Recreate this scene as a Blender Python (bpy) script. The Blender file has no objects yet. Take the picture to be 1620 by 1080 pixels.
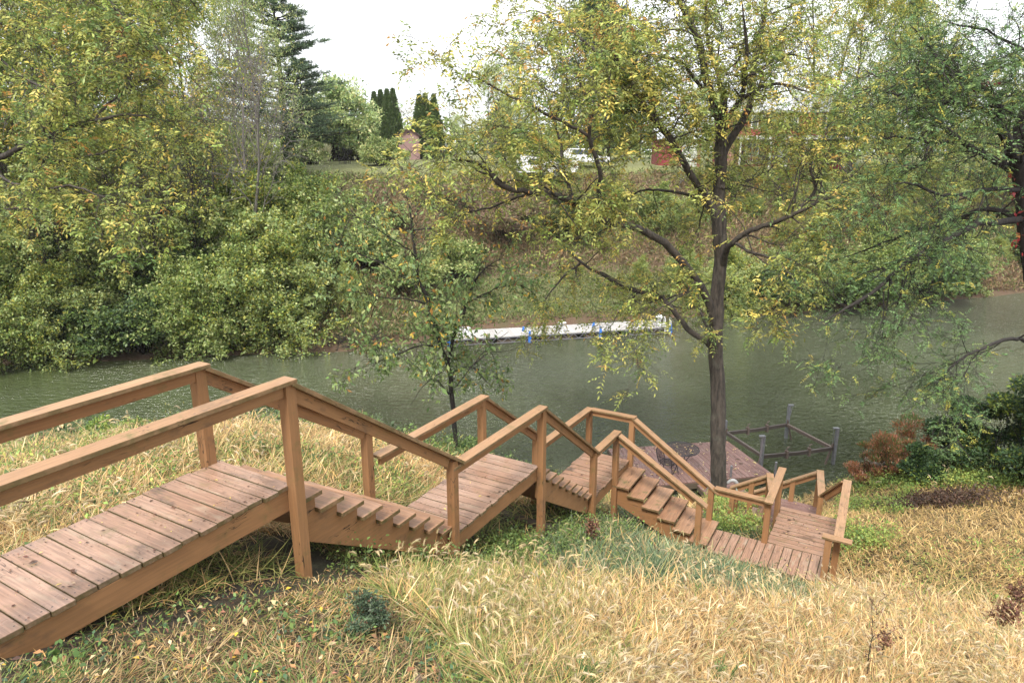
import bpy, math, random
import numpy as np
R = math.radians
# ---------------------------------------------------------------- camera, world, sun, exposure
PITCH = 15.38
FPX = 1080.0                       # focal length in pixels of the 1620 px wide photograph
WATER = 9.6                        # eye height above the water; water is z = 0
scene = bpy.context.scene
cam_d = bpy.data.cameras.new('camera'); cam = bpy.data.objects.new('camera', cam_d)
scene.collection.objects.link(cam)
cam.location = (0, 0, WATER); cam.rotation_euler = (R(90 - PITCH), 0, 0)
cam_d.sensor_width = 36.0; cam_d.lens = 36.0 * FPX / 1620.0
cam_d.clip_start = 0.05; cam_d.clip_end = 2000
scene.camera = cam
SUN_EL, SUN_AZ = 52.0, 200.0       # compass style: 0 = +Y, clockwise
world = bpy.data.worlds.new('World'); scene.world = world; world.use_nodes = True
nt = world.node_tree; N = nt.nodes; L = nt.links
bg = N['Background']; bg.inputs['Strength'].default_value = 0.085
sky = N.new('ShaderNodeTexSky'); sky.sky_type = 'NISHITA'; sky.sun_disc = False
sky.sun_elevation = R(SUN_EL); sky.sun_rotation = R(SUN_AZ); sky.air_density = 1.0; sky.dust_density = 3.0
tc = N.new('ShaderNodeTexCoord')
cn = N.new('ShaderNodeTexNoise'); cn.inputs['Scale'].default_value = 1.6; cn.inputs['Detail'].default_value = 5
mp = N.new('ShaderNodeMapping'); mp.inputs['Scale'].default_value = (1, 1, 3.0)
cr = N.new('ShaderNodeValToRGB')
cr.color_ramp.elements[0].position = 0.30; cr.color_ramp.elements[0].color = (.78, .82, .88, 1)
cr.color_ramp.elements[1].position = 0.72; cr.color_ramp.elements[1].color = (.99, 1, 1, 1)
mx = N.new('ShaderNodeMixRGB'); mx.inputs[0].default_value = 0.88
L.new(tc.outputs['Generated'], mp.inputs[0]); L.new(mp.outputs[0], cn.inputs['Vector'])
L.new(cn.outputs['Fac'], cr.inputs[0])
vsc = N.new('ShaderNodeVectorMath'); vsc.operation = 'SCALE'; vsc.inputs['Scale'].default_value = 11.0; L.new(cr.outputs[0], vsc.inputs[0])
L.new(sky.outputs[0], mx.inputs[1]); L.new(vsc.outputs[0], mx.inputs[2]); L.new(mx.outputs[0], bg.inputs['Color'])
sun_d = bpy.data.lights.new('sun', 'SUN'); sun_d.energy = 2.5; sun_d.angle = R(14); sun_d.color = (1, 0.95, 0.88)
sun = bpy.data.objects.new('sun', sun_d); scene.collection.objects.link(sun)
sun.rotation_euler = (R(90 - SUN_EL), 0, R(180 - SUN_AZ))
vs = scene.view_settings
vs.view_transform = 'Standard'; vs.look = 'None'; vs.gamma = 1.0; vs.use_curve_mapping = False
vs.exposure = 1.2
scene.cycles.max_bounces = 8; scene.cycles.diffuse_bounces = 3; scene.cycles.glossy_bounces = 3
scene.cycles.transmission_bounces = 4; scene.cycles.transparent_max_bounces = 8
scene.cycles.use_denoising = True

# ---------------------------------------------------------------- helpers
rng = np.random.default_rng(7)
random.seed(7)
COL = scene.collection
ST, CT = math.sin(R(PITCH)), math.cos(R(PITCH))

def ray(px, py):
    r, s = px - 810.0, py - 540.0
    return r, FPX * CT - s * ST, FPX * ST + s * CT          # right, forward, down
def at(px, py, F):
    r, f, d = ray(px, py)
    return np.array((r / f * F, F, WATER - d / f * F))
def atD(px, py, D):
    r, f, d = ray(px, py)
    return np.array((r / d * D, f / d * D, WATER - D))
SA, CA = 0.5, math.cos(R(30))
def W(u, v, D):                                             # walkway axes to world
    return np.array((u * SA + v * CA, u * CA - v * SA, WATER - D))
UX = np.array((SA, CA, 0.0)); VX = np.array((CA, -SA, 0.0)); ZX = np.array((0, 0, 1.0))
def nrm(a):
    a = np.asarray(a, float); n = np.linalg.norm(a, axis=-1, keepdims=True); return a / np.maximum(n, 1e-9)

def mk(name, v, f, mat, parent=None, smooth=False, col=None, lc=None):
    """v (n,3), f list or (m,k) array of faces"""
    me = bpy.data.meshes.new(name)
    v = np.asarray(v, dtype=np.float32)
    if isinstance(f, np.ndarray):
        m, k = f.shape
        me.vertices.add(len(v)); me.vertices.foreach_set('co', v.ravel())
        me.loops.add(m * k); me.loops.foreach_set('vertex_index', f.astype(np.int32).ravel())
        me.polygons.add(m)
        me.polygons.foreach_set('loop_start', (np.arange(m) * k).astype(np.int32))
        me.polygons.foreach_set('loop_total', np.full(m, k, dtype=np.int32))
        me.update(calc_edges=True)
    else:
        me.from_pydata([tuple(map(float, p)) for p in v], [], [tuple(int(i) for i in q) for q in f])
    if col is not None:
        a = me.attributes.new('col', 'FLOAT_COLOR', 'POINT')
        c = np.ones((len(v), 4), dtype=np.float32); c[:, :3] = col
        a.data.foreach_set('color', c.ravel())
    if lc is not None:
        a = me.attributes.new('lc', 'FLOAT_VECTOR', 'POINT')
        a.data.foreach_set('vector', np.asarray(lc, dtype=np.float32).ravel())
    if smooth:
        me.polygons.foreach_set('use_smooth', np.ones(len(me.polygons), dtype=bool))
    me.materials.append(mat)
    o = bpy.data.objects.new(name, me); COL.objects.link(o)
    if parent is not None: o.parent = parent
    return o

def tag(o, label=None, cat=None, group=None, kind=None):
    if label: o['label'] = label
    if cat: o['category'] = cat
    if group: o['group'] = group
    if kind: o['kind'] = kind
    return o
def empty(name, loc=(0, 0, 0), rz=0.0, label=None, cat=None, group=None):
    o = bpy.data.objects.new(name, None); COL.objects.link(o)
    o.empty_display_size = 0.2
    o.location = tuple(map(float, loc)); o.rotation_euler = (0, 0, rz)
    return tag(o, label, cat, group)
def dup(root, loc, rz=0.0, sc=(1, 1, 1), label=None, group=None):
    r = root.copy(); COL.objects.link(r); r.location = tuple(map(float, loc)); r.rotation_euler = (0, 0, rz); r.scale = sc
    if label: r['label'] = label
    if group: r['group'] = group
    for ch in list(root.children):
        c = ch.copy(); COL.objects.link(c); c.parent = r
        for g in list(ch.children):
            d = g.copy(); COL.objects.link(d); d.parent = c
    return r

class MB:
    """collects boxes, prisms and tubes into one mesh, in world or local axes"""
    def __init__(s, origin=(0, 0, 0)): s.v = []; s.f = []; s.l = []; s.n = 0; s.o = np.array(origin, float)
    def add(s, v, f, l=None):
        v = np.asarray(v, float) - s.o
        s.v.append(v); s.l.append(np.asarray(l if l is not None else v, float))
        s.f += [tuple(i + s.n for i in q) for q in f]; s.n += len(v)
    def box(s, c, ax, dims):
        """ax: three unit vectors (length, width, height); lc = local metres plus a per-box offset"""
        c = np.asarray(c, float); a, b, h = [np.asarray(q, float) for q in ax]; dx, dy, dz = [d / 2 for d in dims]
        v, l = [], []; off = np.round(rng.uniform(-40, 40, 3))
        for i in (-1, 1):
            for j in (-1, 1):
                for k in (-1, 1):
                    v.append(c + a * dx * i + b * dy * j + h * dz * k); l.append(off + (dx * i, dy * j, dz * k))
        s.add(v, [(0, 1, 3, 2), (4, 6, 7, 5), (0, 4, 5, 1), (2, 3, 7, 6), (0, 2, 6, 4), (1, 5, 7, 3)], l)
    def bar(s, p, q, w, h, up=ZX, top=False):
        """bar from p to q; if top, p and q lie on the middle of its top face"""
        p, q = np.asarray(p, float), np.asarray(q, float); a = nrm(q - p); b = nrm(np.cross(up, a)); n = np.cross(a, b)
        if n[2] < 0 and abs(a[2]) < .99: n = -n
        c = (p + q) / 2
        if top: c = c - n * h / 2
        s.box(c, (a, b, n), (np.linalg.norm(q - p), w, h))
    def post(s, x, y, z0, z1, w=0.09, rz=30.0, w2=None):
        a = np.array((math.cos(R(-rz)), math.sin(R(-rz)), 0)); b = np.array((-a[1], a[0], 0))
        s.box((x, y, (z0 + z1) / 2), (ZX, a, b), (z1 - z0, w, w2 or w))
    def prism(s, poly, o, ax, ay, n, t):
        """2D polygon in axes ax, ay at o, thickened by t along n (centred)"""
        o = np.asarray(o, float); k = len(poly); v = []; l = []; off = rng.uniform(-40, 40, 3)
        for sg in (-.5, .5):
            for (x, y) in poly: v.append(o + ax * x + ay * y + n * t * sg); l.append(off + (x, t * sg, y))
        f = [tuple(range(k))[::-1], tuple(range(k, 2 * k))] + [(i, (i + 1) % k, k + (i + 1) % k, k + i) for i in range(k)]
        s.add(v, f, l)
    def tube(s, pts, r, n=8, cap=True):
        v, f = tube_arrays(np.asarray(pts, float), r, n)
        f = [tuple(q) for q in f]
        if cap:
            m = len(v) // n
            f += [tuple(range(n))[::-1], tuple(range((m - 1) * n, m * n))]
        s.add(v, f)
    def lathe(s, c, prof, n=16):
        v = []; m = len(prof)
        for (r, z) in prof:
            for k in range(n):
                a = 2 * math.pi * k / n; v.append((c[0] + r * math.cos(a), c[1] + r * math.sin(a), c[2] + z))
        f = [(i * n + k, i * n + (k + 1) % n, (i + 1) * n + (k + 1) % n, (i + 1) * n + k) for i in range(m - 1) for k in range(n)]
        f += [tuple(range(n))[::-1], tuple(range((m - 1) * n, m * n))]
        s.add(v, f)
    def build(s, name, mat, parent=None, bevel=0.0, smooth=False):
        o = mk(name, np.concatenate(s.v), s.f, mat, parent, smooth, lc=np.concatenate(s.l))
        if bevel:
            m = o.modifiers.new('bevel', 'BEVEL'); m.width = bevel; m.segments = 2; m.limit_method = 'ANGLE'; m.angle_limit = R(50)
            m.harden_normals = False
        return o

def tube_arrays(P, r, n=6):
    k = len(P); r = np.broadcast_to(np.asarray(r, float), (k,))
    T = np.empty_like(P); T[1:-1] = P[2:] - P[:-2]; T[0] = P[1] - P[0]; T[-1] = P[-1] - P[-2]; T = nrm(T)
    ref = np.array((0.31, 0.95, 0.05)) if abs(T[0][2]) > .6 else np.array((0.05, 0.1, 1.0))
    A = nrm(np.cross(T, ref)); B = np.cross(T, A)
    an = np.arange(n) * 2 * math.pi / n
    V = P[:, None, :] + r[:, None, None] * (A[:, None, :] * np.cos(an)[None, :, None] + B[:, None, :] * np.sin(an)[None, :, None])
    i = np.arange(k - 1)[:, None]; j = np.arange(n)[None, :]; j2 = (j + 1) % n
    F = np.stack([i * n + j, i * n + j2, (i + 1) * n + j2, (i + 1) * n + j], -1).reshape(-1, 4)
    return V.reshape(-1, 3), F

# ---------------------------------------------------------------- materials
def new_mat(name):
    m = bpy.data.materials.new(name); m.use_nodes = True
    return m, m.node_tree.nodes, m.node_tree.links, m.node_tree.nodes['Principled BSDF']
def noise(N, L, vec, scale, detail=4, rough=.55, mapping=None):
    t = N.new('ShaderNodeTexNoise'); t.inputs['Scale'].default_value = scale; t.inputs['Detail'].default_value = detail
    t.inputs['Roughness'].default_value = rough
    if mapping is not None:
        mpn = N.new('ShaderNodeMapping'); mpn.inputs['Scale'].default_value = mapping; L.new(vec, mpn.inputs[0]); vec = mpn.outputs[0]
    L.new(vec, t.inputs['Vector']); return t.outputs['Fac']
def ramp(N, L, fac, stops):
    r = N.new('ShaderNodeValToRGB'); e = r.color_ramp.elements
    while len(e) < len(stops): e.new(0.5)
    for q, (p, c) in zip(e, stops): q.position = p; q.color = tuple(c) + (1,) if len(c) == 3 else c
    L.new(fac, r.inputs[0]); return r.outputs[0]
def mixc(N, L, fac, a, b, mode='MIX'):
    m = N.new('ShaderNodeMixRGB'); m.blend_type = mode
    for k, q in ((0, fac), (1, a), (2, b)):
        if isinstance(q, (int, float)): m.inputs[k].default_value = q
        elif isinstance(q, tuple): m.inputs[k].default_value = q + (1,)
        else: L.new(q, m.inputs[k])
    return m.outputs[0]
def bump(N, L, h, strength, dist, bs):
    b = N.new('ShaderNodeBump'); b.inputs['Strength'].default_value = strength; b.inputs['Distance'].default_value = dist
    L.new(h, b.inputs['Height']); L.new(b.outputs[0], bs.inputs['Normal']); return b
def g(x): return (x, x, x)

def wood_mat(name, c1, c2, worn, moss=0.5, rough=(.45, .75), wornamt=.5, stain=.6, gr=.3, nails=False, spec=.35, ends=0.0, cracks=0.0):
    m, N, L, bs = new_mat(name)
    a = N.new('ShaderNodeAttribute'); a.attribute_name = 'lc'; V = a.outputs['Vector']
    base = mixc(N, L, ramp(N, L, noise(N, L, V, 3, 2, .5, (.05, .05, .05)), [(.35, g(0)), (.65, g(1))]), c1, c2)
    grain = noise(N, L, V, 60, 5, .6, (.05, 1, 1))
    base = mixc(N, L, ramp(N, L, grain, [(.42, g(1)), (.62, g(0))]), base, mixc(N, L, gr, base, (.03, .02, .015)), 'MIX')
    w = noise(N, L, V, 7, 6, .65, (.35, 1.3, 1.3))
    base = mixc(N, L, ramp(N, L, w, [(.56, g(0)), (.68, g(wornamt))]), base, worn)
    st = noise(N, L, V, 2.3, 6, .7, (.8, 1.5, 1.5))
    base = mixc(N, L, ramp(N, L, st, [(.58, g(0)), (.72, g(stain))]), base, (.06, .045, .035))
    geo = N.new('ShaderNodeNewGeometry')
    mo = noise(N, L, geo.outputs['Position'], 5, 6, .7)
    base = mixc(N, L, ramp(N, L, mo, [(.56, g(0)), (.70, g(moss))]), base, (.10, .10, .03))
    if nails:
        def mth(op, a, b=None, c_=None):
            q = N.new('ShaderNodeMath'); q.operation = op
            for k_, v_ in enumerate((a, b, c_)):
                if v_ is None: continue
                if isinstance(v_, (int, float)): q.inputs[k_].default_value = v_
                else: L.new(v_, q.inputs[k_])
            return q.outputs[0]
        sp = N.new('ShaderNodeSeparateXYZ'); L.new(V, sp.inputs[0])
        ax_ = mth('ABSOLUTE', mth('SUBTRACT', mth('FRACT', mth('ADD', sp.outputs[0], 100.5)), .5))
        ay_ = mth('ABSOLUTE', mth('SUBTRACT', mth('FRACT', mth('ADD', sp.outputs[1], 100.5)), .5))
        dd = mth('ADD', mth('POWER', mth('SUBTRACT', ax_, .405), 2.0), mth('POWER', mth('SUBTRACT', ay_, .042), 2.0))
        base = mixc(N, L, mth('LESS_THAN', dd, .0055 ** 2), base, (.02, .015, .012))
        ed = mth('ADD', ay_, mth('MULTIPLY', noise(N, L, V, 14, 4, .7), .022))
        base = mixc(N, L, ramp(N, L, ed, [(.070, g(0)), (.080, g(.55))]), base, (.05, .045, .02))
    def mth2(op, a, b):
        q = N.new('ShaderNodeMath'); q.operation = op
        for k_, v_ in ((0, a), (1, b)):
            if isinstance(v_, (int, float)): q.inputs[k_].default_value = v_
            else: L.new(v_, q.inputs[k_])
        return q.outputs[0]
    if cracks:                                               # drying cracks along the grain
        cn_ = noise(N, L, V, 5, 3, .6, (.22, 1.6, 1.6)); d_ = mth2('ABSOLUTE', mth2('SUBTRACT', cn_, .5), 0)
        ck = mth2('MULTIPLY', mth2('LESS_THAN', d_, .0045), ramp(N, L, noise(N, L, V, 1.7, 2, .5), [(.52, g(0)), (.60, g(cracks))]))
        base = mixc(N, L, ck, base, (.03, .018, .012))
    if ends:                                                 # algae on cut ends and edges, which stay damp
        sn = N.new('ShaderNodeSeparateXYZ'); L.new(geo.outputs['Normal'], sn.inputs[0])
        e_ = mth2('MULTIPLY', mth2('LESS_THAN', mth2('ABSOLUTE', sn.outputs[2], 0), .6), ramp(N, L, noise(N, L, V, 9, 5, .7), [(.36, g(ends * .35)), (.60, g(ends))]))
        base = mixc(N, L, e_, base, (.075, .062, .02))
    L.new(base, bs.inputs['Base Color']); bs.inputs['Specular IOR Level'].default_value = spec
    rr = ramp(N, L, noise(N, L, geo.outputs['Position'], 3, 4, .6), [(.38, g(rough[0])), (.62, g(rough[1]))])
    L.new(rr, bs.inputs['Roughness'])
    bump(N, L, grain, .2, .003, bs)
    return m
M = {}
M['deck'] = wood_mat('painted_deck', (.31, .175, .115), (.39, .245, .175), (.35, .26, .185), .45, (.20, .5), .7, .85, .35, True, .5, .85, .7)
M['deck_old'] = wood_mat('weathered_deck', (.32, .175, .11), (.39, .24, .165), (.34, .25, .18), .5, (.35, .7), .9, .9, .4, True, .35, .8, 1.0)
M['paint'] = wood_mat('brown_paint', (.255, .127, .054), (.305, .160, .072), (.18, .102, .052), .4, (.55, .8), .5, .65, .16, False, .25, 0.0, .9)
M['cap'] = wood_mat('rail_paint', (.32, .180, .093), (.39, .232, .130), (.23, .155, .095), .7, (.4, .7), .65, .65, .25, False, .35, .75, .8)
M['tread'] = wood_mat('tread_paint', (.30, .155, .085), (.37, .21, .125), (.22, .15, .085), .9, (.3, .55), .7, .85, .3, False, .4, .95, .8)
M['dock'] = wood_mat('dock_boards', (.19, .105, .088), (.25, .145, .125), (.27, .20, .17), .1, (.45, .8), .6, .8)
M['joist'] = wood_mat('dark_joist', (.10, .075, .055), (.13, .10, .07), (.16, .13, .1), .4, (.6, .9), .5, .7)
M['lift_wood'] = wood_mat('wet_timber', (.06, .05, .045), (.10, .08, .07), (.13, .11, .10), .2, (.4, .8), .5, .5)
M['greyboards'] = wood_mat('grey_dock_boards', (.42, .40, .385), (.5, .48, .46), (.35, .32, .3), .05, (.5, .8), .4, .3)

def plain(name, c, rough=.6, metal=0.0, nscale=8, var=.25, bumpd=0.0):
    m, N, L, bs = new_mat(name)
    tcn = N.new('ShaderNodeTexCoord')
    n = noise(N, L, tcn.outputs['Object'], nscale, 5, .6)
    dark = tuple(x * (1 - var) for x in c); lite = tuple(min(1, x * (1 + var)) for x in c)
    L.new(ramp(N, L, n, [(.3, dark), (.7, lite)]), bs.inputs['Base Color'])
    bs.inputs['Roughness'].default_value = rough; bs.inputs['Metallic'].default_value = metal
    if bumpd: bump(N, L, n, .5, bumpd, bs)
    return m
M['galv'] = plain('galvanised_steel', (.30, .30, .33), .45, .6, 12)
M['iron'] = plain('dark_iron', (.035, .03, .032), .5, .5, 20)
M['white'] = plain('white_paint', (.78, .78, .78), .5, 0, 5, .08)
M['blue'] = plain('blue_plastic', (.03, .16, .55), .5, 0, 8, .15)
M['rust'] = plain('rusty_metal', (.16, .12, .10), .7, .3, 25, .4)
M['rubber'] = plain('grey_rubber', (.34, .34, .34), .55, 0, 10, .25)
M['black'] = plain('black_void', (.01, .01, .01), .8)
M['red'] = plain('red_boards', (.20, .022, .028), .6, 0, 3, .2)
M['brick'] = plain('pink_brick', (.33, .15, .14), .8, 0, 14, .3)
M['roofmetal'] = plain('pale_metal_roof', (.50, .51, .54), .4, .2, 3, .15)
M['shedwall'] = plain('mauve_siding', (.26, .16, .15), .8, 0, 4, .15)
M['shedroof'] = plain('dark_shingles', (.09, .06, .06), .9, 0, 20, .3)
M['glass'] = plain('dark_glass', (.03, .04, .05), .1, 0, 4, .2)

def leaf_mat(name, trans=.35, rough=.5):
    m, N, L, bs = new_mat(name)
    a = N.new('ShaderNodeAttribute'); a.attribute_name = 'col'
    L.new(a.outputs['Color'], bs.inputs['Base Color'])
    bs.inputs['Roughness'].default_value = rough
    bs.inputs['Specular IOR Level'].default_value = .35
    t = N.new('ShaderNodeBsdfTranslucent'); L.new(a.outputs['Color'], t.inputs[0])
    mxs = N.new('ShaderNodeMixShader'); mxs.inputs[0].default_value = trans
    L.new(bs.outputs[0], mxs.inputs[1]); L.new(t.outputs[0], mxs.inputs[2])
    L.new(mxs.outputs[0], N['Material Output'].inputs['Surface'])
    return m
M['leaf'] = leaf_mat('leaf')
M['grass'] = leaf_mat('grass_blade', .25, .6)
def bark_mat(name, c1, c2, scale=14, lich=.3):
    m, N, L, bs = new_mat(name)
    tcn = N.new('ShaderNodeTexCoord'); V = tcn.outputs['Object']
    n = noise(N, L, V, scale, 7, .7, (1, 1, .22))
    c = ramp(N, L, n, [(.36, c1), (.66, c2)])
    n2 = noise(N, L, V, 3, 5, .7)
    c = mixc(N, L, ramp(N, L, n2, [(.55, g(0)), (.72, g(lich))]), c, (.16, .17, .13))
    L.new(c, bs.inputs['Base Color']); bs.inputs['Roughness'].default_value = .9
    bump(N, L, n, 1.0, .03, bs)
    return m
M['bark'] = bark_mat('walnut_bark', (.016, .013, .010), (.09, .072, .058), 14, .3)
M['bark_dark'] = bark_mat('dark_bark', (.010, .008, .007), (.035, .027, .022), 14, .12)
M['bark_grey'] = bark_mat('grey_bark', (.08, .07, .062), (.20, .18, .16))

# ---------------------------------------------------------------- terrain
NEAR = np.array([
 (0,0,2.2),(-3,0,1.9),(-6,0,1.8),(3,0,3.1),(-2.6,3.6,2.86),(-1.75,5.07,3.46),(-4.2,5,3.1),(-6.5,7,3.7),(-8.2,10,4.75),
 (-4.5,10.8,4.6),(-2.6,8.4,4.2),(-8,14,7.2),(-8,18,9.4),(-4.5,14,6.4),(-4.5,17.8,9.3),(-17,20,10),(-15,14,8.2),(-14,9,6),
 (-.67,7,4.62),(.38,8.83,5.45),(1.8,11.4,6.6),(3.3,10.6,6.9),(5,9.8,6.93),(6.0,11.6,7.05),(4.7,13,7.55),(5.5,16.3,8.95),
 (-.8,11.5,5.7),(2,14,7.8),(2,17,9.2),(-.8,14.5,7.4),(-.8,17.3,9.3),(7,14,8.0),(7.8,16.3,9.1),(3.2,17.7,9.75),(6.5,17.7,9.75),(8.6,18.6,9.85),
 (10,18.3,9.35),(11.3,19.6,9.75),(14,20,9.7),(8.3,11.5,7.0),(12.8,16,7.9),(10.5,16.6,8.5),(11,13.5,7.45),(8.6,9.6,6.6),
 (0,4,3.52),(2,4,4.1),(3.6,4.2,4.45),(4.9,5.3,4.85),(2.6,6.6,4.95),(4.2,7.6,5.75),(5.9,7.3,5.75),(6.9,8.2,6.15),(5.2,8.9,6.45),(2.6,8.9,5.75),
 (8,3,5.2),(10,8,6.6),(15,13,7.8),(18,18,9.0),(18,21,9.9),(22,20,10),(20,8,7.2),(18,0,6.2),
 (0,-5,1.2),(-8,-4,1.0),(8,-5,3.4),(-8,4,2.7),(-14,2,2.8),(0,20.5,10.6),(-8,22,10.8),(8,21.5,10.9),(-20,10,6.5),(25,14,8)], float)
def tps(P, Z):
    n = len(P); d = np.linalg.norm(P[:, None] - P[None], axis=2); K = np.where(d > 0, d * d * np.log(d + 1e-9), 0) + np.eye(n) * .15
    Q = np.c_[np.ones(n), P]; A = np.block([[K, Q], [Q.T, np.zeros((3, 3))]])
    return np.linalg.solve(A, np.r_[Z, 0, 0, 0])
_w = tps(NEAR[:, :2], NEAR[:, 2])
def near_D(x, y):
    x = np.clip(np.asarray(x, float), -24, 28); y = np.clip(np.asarray(y, float), -8, 24)
    sh = x.shape; q = np.c_[x.ravel(), y.ravel()]; out = np.empty(len(q))
    for i in range(0, len(q), 20000):
        qq = q[i:i + 20000]; d = np.linalg.norm(qq[:, None] - NEAR[None, :, :2], axis=2)
        out[i:i + 20000] = (d * d * np.log(d + 1e-9)) @ _w[:-3] + _w[-3] + qq @ _w[-2:]
    return out.reshape(sh)
SHX = np.array([-200, -80, -45, -24, -8, -5, -3, 9, 12.9, 24.3, 36.7, 60, 200], float)
SHF = np.array([-10, 16, 26, 30.7, 33.4, 34.6, 37.4, 40.2, 40.6, 43.5, 48, 55, 80], float)
def vn(x, y, s, seed=0):                                   # cheap value noise, 0..1
    r = np.random.default_rng(seed + 11); T = r.random((64, 64))
    x = np.asarray(x, float) / s + 1000; y = np.asarray(y, float) / s + 1000
    xi = np.floor(x).astype(int); yi = np.floor(y).astype(int); fx = x - xi; fy = y - yi
    fx = fx * fx * (3 - 2 * fx); fy = fy * fy * (3 - 2 * fy)
    t = lambda a, b: T[a % 64, b % 64]
    return (t(xi, yi) * (1 - fx) + t(xi + 1, yi) * fx) * (1 - fy) + (t(xi, yi + 1) * (1 - fx) + t(xi + 1, yi + 1) * fx) * fy
def far_H(x, y):
    x = np.asarray(x, float); y = np.asarray(y, float)
    t = y - np.interp(x, SHX, SHF) + (vn(x, y, 3, 5) - .5) * .8
    shelf = np.interp(x, [-12, -4, 12, 20], [0.0, 1, 1, 0])
    ha = np.interp(t, [-8, -1, 0, 1.2, 4, 20, 40, 400], [-1.6, -.4, 0.03, .5, 1.9, 8.5, 9.1, 10.2])
    hb = np.interp(t, [-8, -1, 0, .7, 3.5, 7, 20, 40, 400], [-1.6, -.4, 0.03, .35, .9, 2.1, 8.5, 9.1, 10.2])
    return ha * (1 - shelf) + hb * shelf + (vn(x, y, 2.2, 8) - .5) * .5 * np.clip(t / 4, 0, 1) * np.clip((24 - t) / 10, 0, 1)
def height(x, y):
    x = np.asarray(x, float); y = np.asarray(y, float)
    hn = WATER - near_D(x, y) + (vn(x, y, .9, 1) - .5) * .07 + (vn(x, y, .3, 2) - .5) * .03
    hn = np.where(x < -20, hn, hn)
    k = np.clip((y - 21 - np.clip((-x - 18) * .3, 0, 0)) / 3.0, 0, 1)
    hn = hn * (1 - k) - 1.6 * k
    hf = far_H(x, y)
    return np.where(y > 26, hf, np.maximum(hn, np.where(y > 20, -1.6, hn)))
xs = np.unique(np.r_[-300, -200, -140, -100, -80, np.arange(-70, -18, 1.5), np.arange(-18, -9, .4), np.arange(-9, 14, .13), np.arange(14, 22, .4), np.arange(22, 75, 1.5), 80, 100, 140, 200, 300].copy() if False else
  np.concatenate([[-300, -200, -140, -100, -80], np.arange(-70, -18, 1.5), np.arange(-18, -9, .4), np.arange(-9, 14, .13), np.arange(14, 22, .4), np.arange(22, 75, 1.5), [80, 100, 140, 200, 300]]))
ys = np.unique(np.concatenate([[-60, -30, -15], np.arange(-8, 2, .8), np.arange(2, 12, .13), np.arange(12, 22, .25), np.arange(22, 28, 1), np.arange(28, 50, .5), np.arange(50, 70, 1.0), [75, 80, 90, 110, 140, 200, 300, 450]]))
GX, GY = np.meshgrid(xs, ys)
GZ = height(GX, GY)
nx, ny = len(xs), len(ys)
i, j = np.meshgrid(np.arange(nx - 1), np.arange(ny - 1)); q = (j * nx + i).ravel()
GF = np.c_[q, q + 1, q + 1 + nx, q + nx]
m, N, L, bs = new_mat('earth_and_turf')
geo = N.new('ShaderNodeNewGeometry'); V = geo.outputs['Position']
at_ = N.new('ShaderNodeAttribute'); at_.attribute_name = 'col'
n1 = noise(N, L, V, 9, 8, .75); n2 = noise(N, L, V, 1.1, 6, .65)
c = mixc(N, L, ramp(N, L, n1, [(.35, g(.75)), (.65, g(0))]), at_.outputs['Color'], (.05, .035, .02))
c = mixc(N, L, ramp(N, L, n2, [(.45, g(0)), (.7, g(.5))]), c, (.07, .08, .025))
L.new(c, bs.inputs['Base Color']); bs.inputs['Roughness'].default_value = .95
bump(N, L, n1, 1.0, .06, bs)
M['ground'] = m
fx_, fy_ = GX.ravel(), GY.ravel()
t_ = fy_ - np.interp(fx_, SHX, SHF)
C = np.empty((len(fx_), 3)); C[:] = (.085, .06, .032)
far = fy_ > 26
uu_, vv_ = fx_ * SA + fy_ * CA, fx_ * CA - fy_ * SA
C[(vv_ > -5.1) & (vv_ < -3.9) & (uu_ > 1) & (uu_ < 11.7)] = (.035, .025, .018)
C[far] = (.15, .10, .055)
C[far & (t_ < 1.0)] = (.13, .075, .045)
C[far & (t_ > 1.0) & (t_ < 6) & (fx_ > -6) & (fx_ < 14)] = (.15, .16, .06)
C[far & (t_ > 18.5)] = (.22, .24, .085)
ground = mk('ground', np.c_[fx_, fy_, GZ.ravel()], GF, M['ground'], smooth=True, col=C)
tag(ground, kind='structure')

# water sheet
m, N, L, bs = new_mat('green_river_water')
geo = N.new('ShaderNodeNewGeometry'); V = geo.outputs['Position']
big = noise(N, L, V, .09, 3, .5)
L.new(ramp(N, L, big, [(.3, (.048, .062, .024)), (.7, (.068, .084, .034))]), bs.inputs['Base Color'])
bs.inputs['Roughness'].default_value = .06; bs.inputs['IOR'].default_value = 1.333
bs.inputs['Specular IOR Level'].default_value = 1.0
mpw = N.new('ShaderNodeMapping'); mpw.inputs['Rotation'].default_value = (0, 0, R(25)); mpw.inputs['Scale'].default_value = (1, 2.3, 1)
L.new(V, mpw.inputs[0])
w1 = noise(N, L, mpw.outputs[0], 2.2, 3, .5); w2 = noise(N, L, mpw.outputs[0], 6.5, 2, .5)
patch = ramp(N, L, noise(N, L, V, .11, 3, .5), [(.34, g(.30)), (.62, g(1.0))])
ma = N.new('ShaderNodeMath'); ma.operation = 'MULTIPLY_ADD'; L.new(w2, ma.inputs[0]); ma.inputs[1].default_value = .42; L.new(w1, ma.inputs[2])
mb_ = N.new('ShaderNodeMath'); mb_.operation = 'MULTIPLY'; L.new(ma.outputs[0], mb_.inputs[0]); sx = N.new('ShaderNodeSeparateXYZ'); L.new(V, sx.inputs[0]); mr = N.new('ShaderNodeMapRange'); L.new(sx.outputs[0], mr.inputs[0])
for k_, v_ in ((1, -15), (2, -1), (3, .35), (4, 1.0)): mr.inputs[k_].default_value = v_
mc = N.new('ShaderNodeMath'); mc.operation = 'MULTIPLY'; L.new(patch, mc.inputs[0]); L.new(mr.outputs[0], mc.inputs[1]); L.new(mc.outputs[0], mb_.inputs[1])
bump(N, L, mb_.outputs[0], 1.0, .85, bs)
M['water'] = m
wx = np.array([-300, 300.0]); 
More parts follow.
